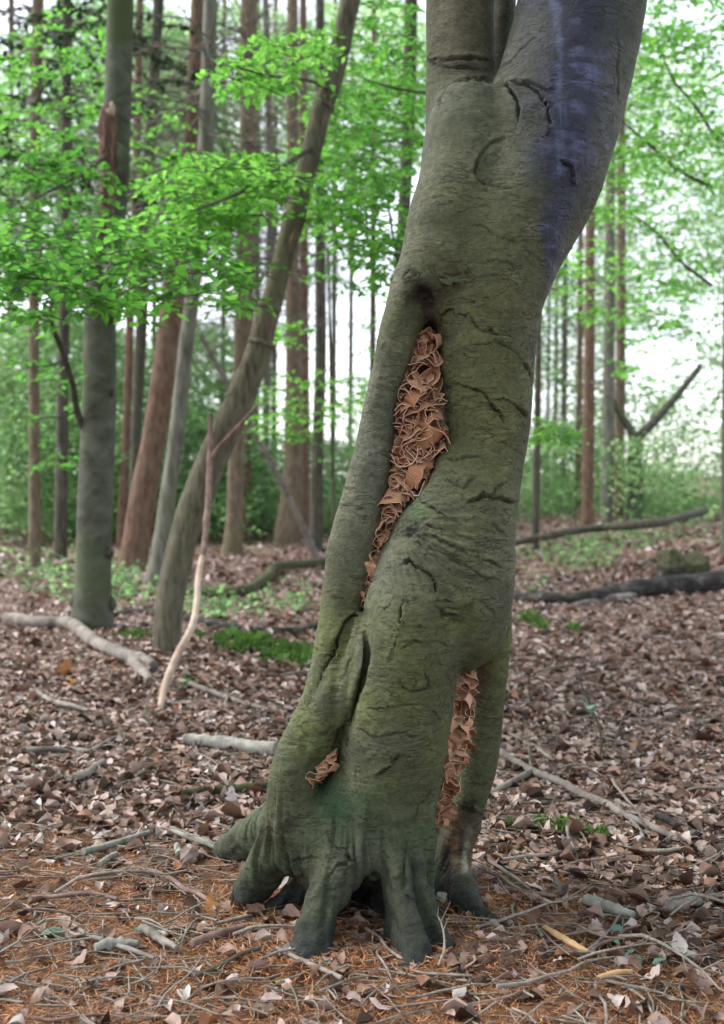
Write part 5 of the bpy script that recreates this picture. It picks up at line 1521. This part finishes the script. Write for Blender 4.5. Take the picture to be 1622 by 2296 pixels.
# leaf shapes used for single leaves
def leaf_mesh(mat, seed, lobed=False, curl=0.5):
    r_ = random.Random(seed)
    n = 15
    t_ = np.linspace(0, 1, n)
    wd = 0.33 * np.sin(np.pi * np.clip(t_, 0.02, 1) ** 0.85) ** 0.8 + 0.008
    if lobed: wd = wd * (0.82 + 0.24 * np.cos(t_ * 24 + seed))
    wd[-1] = 0.01
    Vv = []
    cl, tw_, fo = r_.gauss(0, curl * 1.3), r_.gauss(0, curl * .6), r_.uniform(-.3, .6) * curl
    for i in range(n):
        for k, sx in enumerate((-1, -.5, 0, .5, 1)):
            x = sx * wd[i] * (1 + .12 * r_.uniform(-1, 1) * abs(sx))
            z = cl * (t_[i] - .4) ** 2 + fo * abs(x) * 1.4 + tw_ * x * (t_[i] - .5) * 2 + 0.03 * math.sin(t_[i] * 17 + seed) * abs(sx) + r_.gauss(0, .007)
            Vv.append((x, t_[i] - .5, z))
    Vv += [(0, -.5, Vv[2][2]), (.012, -.5, Vv[2][2]), (.02, -.72, Vv[2][2] + .04), (.03, -.72, Vv[2][2] + .03)]
    Q_ = [[i * 5 + k, i * 5 + k + 1, i * 5 + 6 + k, i * 5 + 5 + k] for i in range(n - 1) for k in range(4)] + [[n * 5, n * 5 + 1, n * 5 + 3, n * 5 + 2]]
    return mesh_data("leaf", np.array(Vv), np.array(Q_), M[mat])


LEAF_MESH = {k: [leaf_mesh(k, 40 + i, i % 3 == 2) for i in range(3)] for k in ("orangeleaf", "yellowleaf", "tealleaf", "paleleaf")}
LEAF_MESH["deadone"] = [leaf_mesh("deadone", 70 + i, i % 3 == 0, .7) for i in range(9)]

standing("dead_twig", "thin dark upright twig with one grey green leaf right of the tree", "dark", [(1347, 1705), (1345, 1642), (1326, 1588), (1305, 1540), (1288, 1500)], 4, parts=[(1322, 1580, 44, "tealleaf"), (1308, 1572, 30, "tealleaf")])
standing("dead_twig", "thin dark twig leaning right of the one with a leaf", "dark", [(1372, 1672), (1390, 1625), (1404, 1590), (1412, 1550)], 3)
standing("dead_twig", "short pale stub standing by the long straight branch", "twig", [(1192, 1738), (1186, 1690), (1180, 1642)], 4)
standing("dead_twig", "thin dark twig standing behind the black log", "dark", [(1370, 1316), (1376, 1285), (1388, 1262), (1396, 1245)], 3)
standing("dead_twig", "thin whitish curved twig standing left of the stripped stick's foot", "twig", [(342, 1640), (328, 1600), (330, 1565), (345, 1530)], 3)
standing("dead_twig", "thin dark stem in front of the far pole at right", "dark", [(1300, 1200), (1286, 1160), (1290, 1130)], 3)

# ---- stripped stick leaning on the leaning stem
d0, d1 = GD(358, 1592), dL - .32
root = empty("leaning_stick", G(358, 1592), "pale stripped stick with reddish forked top propped against the leaning stem", "stick")
pth = [(356, 1596), (372, 1530), (400, 1462), (430, 1405), (441, 1350), (445, 1290), (458, 1220), (466, 1120), (470, 1030), (471, 930)]
W = np.array([[*P(u, v, d0 + (d1 - d0) * np.clip((1596 - v) / 580, 0, 1.1)), w_ / 2 / F * (d0 + (d1 - d0) * (1596 - v) / 620)] for (u, v), w_ in zip(pth, [14, 18, 19, 17, 16, 14, 14, 14, 13, 10])])
W[0, 2] = float(gz(W[0, 0], W[0, 1])) - .02
arr = catmull(W, 60)
V_, Q_ = tube(arr[:38, :3], arr[:38, 3], 10, .12, 12., 3)
obj("stripped_wood", MB().add(V_, Q_, .5).data("stripped_wood", M["stripped"]), root)["label"] = "pale wood without bark"
V_, Q_ = tube(arr[37:, :3], arr[37:, 3] * 1.06, 10, .3, 16., 4)
obj("bark", MB().add(V_, Q_, .5).data("bark", M["redstick"]), root)
dq = d0 + (d1 - d0) * (1596 - 1030) / 580
mb = MB()
limb_tube(mb, [P(468, 1040, dq), P(488, 1005, dq - .02), P(530, 960, dq - .05), P(578, 908, dq - .1)], .020, .013, 8, 16, .2)
obj("side_branch", mb.data("side_branch", M["redstick"]), root)

# ---- pole leaning across between the trunks
pg = G(716, 1257)
dd = float((pg - CAM) @ FWD)
W = np.array([pg - np.array([0, 0, .05]), P(655, 1130, dd - .3), P(590, 1003, dd - .7), P(520, 880, dd - 1), P(448, 748, dd - 1.3)])
V_, Q_ = tube(catmull(W, 30), np.linspace(.062, .04, 30), 9, .15, 6., 4)
c0 = W.mean(0)
tag(obj("leaning_pole", MB().add(V_ - c0, Q_, .5).data("leaning_pole", M["greylog"]), None, c0), "bare brown pole leaning between the trunks behind the stripped stick", "branch")

# ---- mossy stump
sg = G(1530, 1306)
root = empty("tree_stump", sg, "squat mossy tree stump behind the black log at the right edge", "stump")
ddp = float((sg - CAM) @ FWD)
zs_ = np.linspace(0, 1, 14)
pp = np.array([sg + np.array([0, 0, -.05 + z * (62 / F * ddp)]) for z in zs_])
V_, Q_ = tube(pp, np.interp(zs_, [0, .2, .5, 1], np.array([88, 66, 56, 50]) / F * ddp), 30, .3, 7., 9)
top = V_[:, 2] > sg[2] + 45 / F * ddp
V_[top, 2] += .16 * vnoise(V_[top] * 6, 3) + .05 * vnoise(V_[top] * 16, 5)
obj("wood", MB().add(V_, Q_, .5).data("wood", M["blacklog"]), root)
V2_ = V_.copy()
cen = pp.mean(0)
V2_[:, :2] = cen[:2] + (V2_[:, :2] - cen[:2]) * 1.03
V2_[:, 2] += .012
keep = (V_[Q_][:, :, 2].mean(1) > sg[2] + 30 / F * ddp + .04 * vnoise(V_[Q_].mean(1) * 9, 4))
obj("moss_cap", MB().add(V2_, Q_[keep], .5).data("moss_cap", M["mosslog"]), root)

# ================================================================== SINGLE LEAVES THAT STAND OUT
def one_leaf(label, mat, u, v, size, k=0, rot=None, lift=.012, name="fallen_leaf"):
    g_ = G(u, v, lift)
    dd = float((g_ - CAM) @ FWD)
    o = bpy.data.objects.new(name, LEAF_MESH[mat][k])
    COL.objects.link(o)
    o.location = g_
    o.rotation_euler = rot or (random.uniform(-.5, .5), random.uniform(-.4, .4), random.uniform(0, 6.28))
    o.scale = (size / F * dd,) * 3
    return tag(o, label, "leaf")


one_leaf("large curled orange leaf standing up at the left below the crooked branch", "orangeleaf", 148, 1505, 70, 2, (.9, .5, .5), .04)
one_leaf("flat orange leaf lying beside the upright orange one at left", "orangeleaf", 172, 1528, 60, 1, (.5, .2, 1.2), .02)
one_leaf("round tan leaf like a cap on the litter near the moss at left", "orangeleaf", 478, 1496, 48, 1, (.35, 0, 1.5), .02)
one_leaf("yellow leaf at the bottom edge in front of the roots", "yellowleaf", 640, 2200, 66, 0, (.5, .3, .9))
one_leaf("brown yellow leaf behind the end of the dark purple twig", "orangeleaf", 474, 2030, 60, 2, (.7, .2, .4), .025)
one_leaf("dark orange leaf lying left of the brown bark stick", "orangeleaf", 380, 2090, 76, 0, (.2, .4, 1.4))
one_leaf("large grey green leaf at the lower left edge", "tealleaf", 122, 2080, 84, 0, (.3, .1, 1.2), .02)
one_leaf("pale grey green leaf right of the large one at lower left", "tealleaf", 325, 2076, 52, 1, (.2, .1, 2.0))
one_leaf("long grey green leaf at the left edge near the lichen stick", "tealleaf", 112, 1920, 60, 2, (.2, .5, 1.7))
one_leaf("small pale green leaf tucked at the small dark root", "tealleaf", 612, 2092, 36, 1, (.1, .1, 1.6))
one_leaf("mauve leaf standing against the dark mossy stick", "paleleaf", 520, 1784, 52, 2, (.9, .3, .5), .03)
one_leaf("pale folded leaf leaning on the mauve one", "paleleaf", 508, 1752, 36, 1, (1.0, .4, 1.2), .04)
one_leaf("long mauve leaf lying flat left of the dark mossy stick", "paleleaf", 330, 1770, 80, 2, (.1, .1, 1.5))
one_leaf("whitish leaf on the edge of the moss at right", "paleleaf", 1252, 1872, 48, 0, (.4, .2, 1.3), .02)
one_leaf("white crumpled leaf under the fork of the long branch", "paleleaf", 1150, 1782, 80, 1, (.3, .1, 1.4), .02)
one_leaf("brown curled leaf at the right edge above the bottom", "orangeleaf", 1508, 2112, 66, 0, (.6, .2, 1.4), .02)
one_leaf("wide tan leaf beside the knotty twigs at lower right", "paleleaf", 1205, 1986, 62, 2, (.3, .1, 1.5), .015)
one_leaf("pale curled leaf near the pale log piece at lower right", "paleleaf", 1478, 1982, 66, 0, (.3, .3, 1.5), .015)
one_leaf("white crumpled leaf above the dark purple stick at lower right", "paleleaf", 1232, 1944, 46, 1, (.4, .1, 1.0), .02)
one_leaf("red brown leaf beside the bare leg at right", "orangeleaf", 1112, 1722, 40, 2, (.3, .2, .4))
one_leaf("dark red leaf in the litter left of the hollow tree", "orangeleaf", 395, 1740, 40, 0, (.3, .1, 2.4))
one_leaf("grey green leaf in the litter at left below the stubby stick", "tealleaf", 215, 1806, 46, 1, (.3, .3, 1.0))
one_leaf("small grey green leaf on the litter at right", "tealleaf", 1246, 1672, 30, 2, (.3, .1, .4))

# green seedlings at lower right
for lb, u, v, k in (("low green ivy sprig at lower right in the needles", 1355, 2118, 4), ("low green ivy sprig at the bottom edge right of the tree", 1440, 2170, 5), ("tiny green sprig beside the left front root", 568, 2032, 2)):
    g_ = G(u, v)
    dd = float((g_ - CAM) @ FWD)
    root = empty("ivy_sprig", g_, lb, "plant")
    V_, Q_ = tube(np.array([g_ - np.array([0, 0, .01]), g_ + np.array([.004, 0, .02]), g_ + np.array([.012, .004, .035])]), np.array([.002, .0016, .001]), 4)
    obj("stem", MB().add(V_, Q_, .5).data("stem", M["dark"]), root)
    for j in range(k):
        o = bpy.data.objects.new("leaf", LEAF_MESH["tealleaf"][j % 3])
        COL.objects.link(o)
        o.parent = root
        o.location = (random.uniform(-.04, .04), random.uniform(-.03, .03), random.uniform(.02, .05))
        o.rotation_euler = (random.uniform(-.2, .8), random.uniform(-.4, .4), random.uniform(0, 6))
        o.scale = (random.uniform(.028, .042),) * 3

# ---- 260 single dead leaves nearest the camera
r = random.Random(5)
cand = []
while len(cand) < 260:
    v, u = r.uniform(1560, 2270), r.uniform(-30, 1650)
    if u < 1150 and v > 1880 and r.random() < 0.72: continue
    if 640 < u < 1090 and v < 2120: continue
    cand.append((u, v))
cand = np.array(cand)
for g_, (cu_, cv_) in zip(GV(cand[:, 0], cand[:, 1], .010), cand):
    o = bpy.data.objects.new("fallen_leaf", LEAF_MESH["deadone"][r.randrange(9)])
    COL.objects.link(o)
    o.location = g_ + np.array([0, 0, .02 * r.random()])
    o.rotation_euler = (r.gauss(0, .45), r.gauss(0, .45), r.uniform(0, 6.28))
    o.scale = (r.uniform(.032, .066),) * 3
    zone = "in the needles in front of the roots" if cv_ > 2110 and cu_ < 1150 else "in the needles left of the roots" if cv_ > 1880 and cu_ < 640 else "in the litter left of the hollow tree" if cu_ < 850 else "in the litter right of the hollow tree" if cv_ < 1900 else "among the twigs at lower right"
    tag(o, "dead brown leaf lying " + zone, "leaf", "dead leaves " + zone)

# ---- 170 single twigs
r = random.Random(6)
TW = []
for k in range(8):
    n = 7
    p_ = np.stack([np.linspace(-.5, .5, n), np.cumsum([r.gauss(0, .03) for _ in range(n)]), np.cumsum([r.gauss(0, .012) for _ in range(n)])], 1)
    V_, Q_ = tube(p_, np.linspace(.013, .006, n) * r.uniform(.7, 1.4), 5, .2, 20., k)
    mb = MB().add(V_, Q_, .5)
    for j in range(r.randint(0, 3)):
        i = r.randint(1, 5)
        e_ = p_[i] + np.array([r.uniform(.05, .25), r.choice((-1, 1)) * r.uniform(.08, .22), r.uniform(0, .05)])
        V_, Q_ = tube(np.array([p_[i], (p_[i] + e_) / 2, e_]), np.array([.007, .005, .003]), 4)
        mb.add(V_, Q_, .5)
    TW.append(mb.data("fallen_twig", M[["twig", "greylog", "redstick", "twig"][k % 4]]))
cand = []
while len(cand) < 170:
    v, u = r.uniform(1560, 2280), r.uniform(-30, 1650)
    if 600 < u < 1090 and v < 2110: continue
    cand.append((u, v))
cand = np.array(cand)
for g_, (cu_, cv_) in zip(GV(cand[:, 0], cand[:, 1], .012), cand):
    o = bpy.data.objects.new("fallen_twig", TW[r.randrange(8)])
    COL.objects.link(o)
    o.location = g_ + np.array([0, 0, .012 * r.random()])
    o.rotation_euler = (r.uniform(0, 6.28), r.gauss(0, .07), r.gauss(0, 1.0))
    s_ = r.uniform(.12, .42)
    o.scale = (s_, s_, s_)
    zone = "in the needles in front of the roots" if cv_ > 2110 and cu_ < 1150 else "in the needles left of the roots" if cv_ > 1880 and cu_ < 640 else "in the litter left of the hollow tree" if cu_ < 850 else "in the litter right of the hollow tree" if cv_ < 1900 else "among the leaves at lower right"
    tag(o, "thin dry twig lying " + zone, "twig", "loose twigs " + zone)

# ================================================================== LITTER THAT NOBODY COULD COUNT
DEADT = (Leaves.NEAR[0] * np.array([1.05, 1, 1]) - np.array([0, .5, 0]), Leaves.NEAR[1])


def scatter(n, d0, d1, size, rng, keep=None, margin=1.35, power=1.0):
    d_ = d0 + (d1 - d0) * rng.random(n) ** power
    x = (rng.random(n) * 2 - 1) * 0.325 * margin * d_ + 0.0
    ok_ = np.ones(n, bool) if keep is None else keep(x, d_, rng.random(n))
    x, d_ = x[ok_], d_[ok_]
    return np.stack([x, d_, gz(x, d_)], 1)


def flat_leaves(pos, size, rng, tilt, tone=None, lift=.012):
    n = len(pos)
    L_ = Leaves()
    th = rng.random(n) * 6.283
    nm = np.stack([rng.normal(0, tilt, n), rng.normal(0, tilt, n), np.ones(n)], 1)
    dr = np.stack([np.cos(th), np.sin(th), rng.normal(0, tilt * .6, n)], 1)
    pos = pos.copy()
    pos[:, 2] += lift * rng.random(n) + size * .12
    sz = size * np.clip(rng.lognormal(-.1, .33, n), .35, 1.6)
    L_.p, L_.x, L_.z, L_.s = pos, dr, nm, sz
    L_.r = rng.random(n) ** 1.0 if tone is None else tone(rng.random(n))
    return L_


rg = np.random.default_rng(3)
patch = lambda x, y: fbm(np.stack([x, y, 0 * x], 1) * 0.9 + 4, 3, 71)
knear = lambda x, d_, q: q < np.clip(0.10 + 0.9 * sstep(3.3, 4.4, d_ + 0.9 * np.clip(x - .1, 0, .9) + .5 * patch(x, d_)), 0, 1)
parts_ = [flat_leaves(scatter(22000, 2.35, 7.0, .06, rg, knear), .052, rg, .30),
          flat_leaves(scatter(24000, 6.5, 15, .07, rg), .06, rg, .36, lift=.02),
          flat_leaves(scatter(14000, 14, 34, .10, rg, margin=1.15), .095, rg, .5, lift=.03)]
rt = GV(np.concatenate([rg.uniform(520, 680, 40), rg.normal(800, 45, 60), rg.uniform(1000, 1180, 50)]), 2060 + 90 * rg.random(150))
parts_.append(flat_leaves(rt[(np.abs(rt[:, 1] - 2.98) < .45)], .036, rg, .4, lambda q: .35 + .5 * q))
LL = Leaves()
LL.p, LL.x, LL.z, LL.s, LL.r = (np.concatenate([getattr(q, k) for q in parts_]) for k in "pxzsr")
tag(obj("leaf_litter", LL.data("leaf_litter", M["dead"], DEADT, .55, .05)), "carpet of brown and mauve dead leaves covering the ground", "leaves", kind="stuff")

rg = np.random.default_rng(4)
kn = lambda x, d_, q: q < np.clip(1.15 - sstep(3.2, 4.6, d_ + 0.8 * np.clip(x - .1, -.3, .9) + .6 * patch(x, d_)), .04, 1)
pos = scatter(90000, 2.35, 5.4, .02, rg, kn, power=1.25)
pile = GV(rg.uniform(470, 1210, 9000), 2005 + 190 * rg.random(9000))
pile[:, 2] += .014 * rg.random(9000)
pos = np.vstack([pos, pile])
n = len(pos)
L_ = Leaves()
th = rg.random(n) * 6.283
pos[:, 2] += .002 + .010 * rg.random(n)
L_.p, L_.x, L_.z, L_.s = pos, np.stack([np.cos(th), np.sin(th), rg.normal(0, .22, n)], 1), np.stack([rg.normal(0, .6, n), rg.normal(0, .6, n), np.ones(n)], 1), .016 + .024 * rg.random(n)
L_.r = rg.random(n)
tag(obj("needle_litter", L_.data("needle_litter", M["needles"], Leaves.NEEDLE, .3)), "rusty brown carpet of fallen needles around the roots", "needles", kind="stuff")

# small twigs, bark crumbs
rg = np.random.default_rng(8)
mb = MB()
pos = np.vstack([scatter(3200, 2.4, 7, .1, rg), scatter(900, 7, 16, .1, rg)])
for k, q in enumerate(pos):
    a = rg.random() * 6.283
    L = (.05 + .16 * rg.random()) * (1 if k < 3200 else 2.2)
    dv = np.array([math.cos(a), math.sin(a) * .8, rg.normal(0, .07)]) * L / 2
    rd = (.0016 + .003 * rg.random() ** 2) * (1 if k < 3200 else 2)
    q = q + np.array([0, 0, .012 + .01 * rg.random()])
    md = q + np.array([rg.normal(0, .06), rg.normal(0, .06), rg.normal(0, .02)]) * L
    V_, Q_ = tube(np.array([q - dv, md, q + dv]), np.array([rd, rd * .85, rd * .5]), 4, caps=False)
    mb.add(V_, Q_, rg.random())
tag(obj("twig_litter", mb.data("twig_litter", M["twig"])), "fine broken twigs strewn all over the leaf litter", "twigs", kind="stuff")

# crumbly dark soil at the right root
rg = np.random.default_rng(9)
mb = MB()
for k in range(240):
    u, v = rg.normal(1085, 62), rg.normal(2140, 26)
    if u < 1005 or v < 2085: continue
    g_ = G(u, v)
    s_ = .006 + .022 * rg.random() ** 2
    V_, Q_ = tube(np.array([g_ + np.array([0, 0, -s_ * .4]), g_ + np.array([0, 0, s_ * .3]), g_ + np.array([rg.normal(0, s_ * .3), 0, s_ * .9])]), np.array([s_, s_ * 1.1, s_ * .5]), 6, .7, 60., k)
    mb.add(V_, Q_, rg.random())
M["soil"] = bark_mat("dark soil", [(0.3, (0.02, 0.012, 0.009)), (0.55, (0.075, 0.042, 0.03)), (0.75, (0.15, 0.085, 0.06))], (60, 60, 60), 0.8, 0.006)
tag(obj("loose_soil", mb.data("loose_soil", M["soil"])), "dark crumbly soil heaped beside the right root", "soil", kind="stuff")


# ---- moss cushions and green ground plants
def moss(label, blobs, n, hgt, seed):
    rg = np.random.default_rng(seed)
    L_ = Leaves()
    for (u, v, ru, rv) in blobs:
        m_ = int(n * ru * rv / 2000)
        a, q = rg.random(m_) * 6.283, np.sqrt(rg.random(m_))
        gp = GV(u + ru * q * np.cos(a), v + rv * q * np.sin(a))
        for g_, q_ in zip(gp, q):
            h = hgt * (1.15 - q_ * q_) * (0.6 + .8 * rg.random())
            up = np.array([rg.normal(0, .5), rg.normal(0, .5), 1.0])
            L_.add(g_ + np.array([0, 0, h * rg.random() * .7]), up, np.array([rg.normal(), rg.normal(), .2]), h * (.5 + .5 * rg.random()), .25 + .6 * rg.random() * (1 - .4 * q_))
    tag(obj("moss_patch", L_.data("moss_patch", M["moss"], Leaves.FAR, .3)), label, "moss", kind="stuff")


moss("bright green moss cushion left of the hollow tree", [(560, 1452, 80, 20), (640, 1475, 70, 26), (690, 1480, 40, 24), (520, 1440, 50, 14)], 900, .07, 1)
moss("green moss cushion in the litter at lower right", [(1270, 1862, 62, 20), (1215, 1858, 40, 12), (1330, 1880, 50, 12), (1150, 1860, 26, 8)], 900, .028, 2)
moss("thin moss at the black log right of the hollow tree", [(1185, 1392, 44, 16), (1285, 1418, 24, 9), (1215, 1408, 30, 10)], 700, .06, 3)
moss("small moss tufts beside the leaning stem's foot", [(300, 1430, 50, 10), (420, 1540, 26, 8), (440, 1432, 40, 8), (310, 1500, 22, 10)], 700, .05, 4)

rg = np.random.default_rng(12)
L_ = Leaves()
for (u, v, ru, rv, n, hh) in ((170, 1300, 150, 55, 700, .22), (300, 1330, 130, 50, 420, .2), (450, 1370, 90, 30, 200, .14), (560, 1360, 130, 26, 160, .12), (1300, 1255, 90, 34, 420, .22), (1230, 1235, 90, 34, 240, .25), (1400, 1225, 90, 20, 160, .25), (60, 1240, 120, 40, 300, .3), (660, 1330, 60, 30, 60, .14), (1200, 1310, 30, 30, 40, .14), (1500, 1190, 100, 24, 160, .3)):
    a, q = rg.random(n) * 6.283, np.sqrt(rg.random(n))
    for g_ in GV(u + ru * q * np.cos(a), v + rv * q * np.sin(a)):
        L_.add(g_ + np.array([0, 0, hh * rg.random() ** 1.5]), np.array([rg.normal(), rg.normal(), rg.normal(.2, .4)]), np.array([rg.normal(0, .5), rg.normal(0, .5), 1]), .05 + .05 * rg.random(), .05 + .6 * rg.random())
tag(obj("ground_plants", L_.data("ground_plants", M["farleaf"], Leaves.FAR)), "low green plants spreading over the litter between the trunks", "plants", kind="stuff")
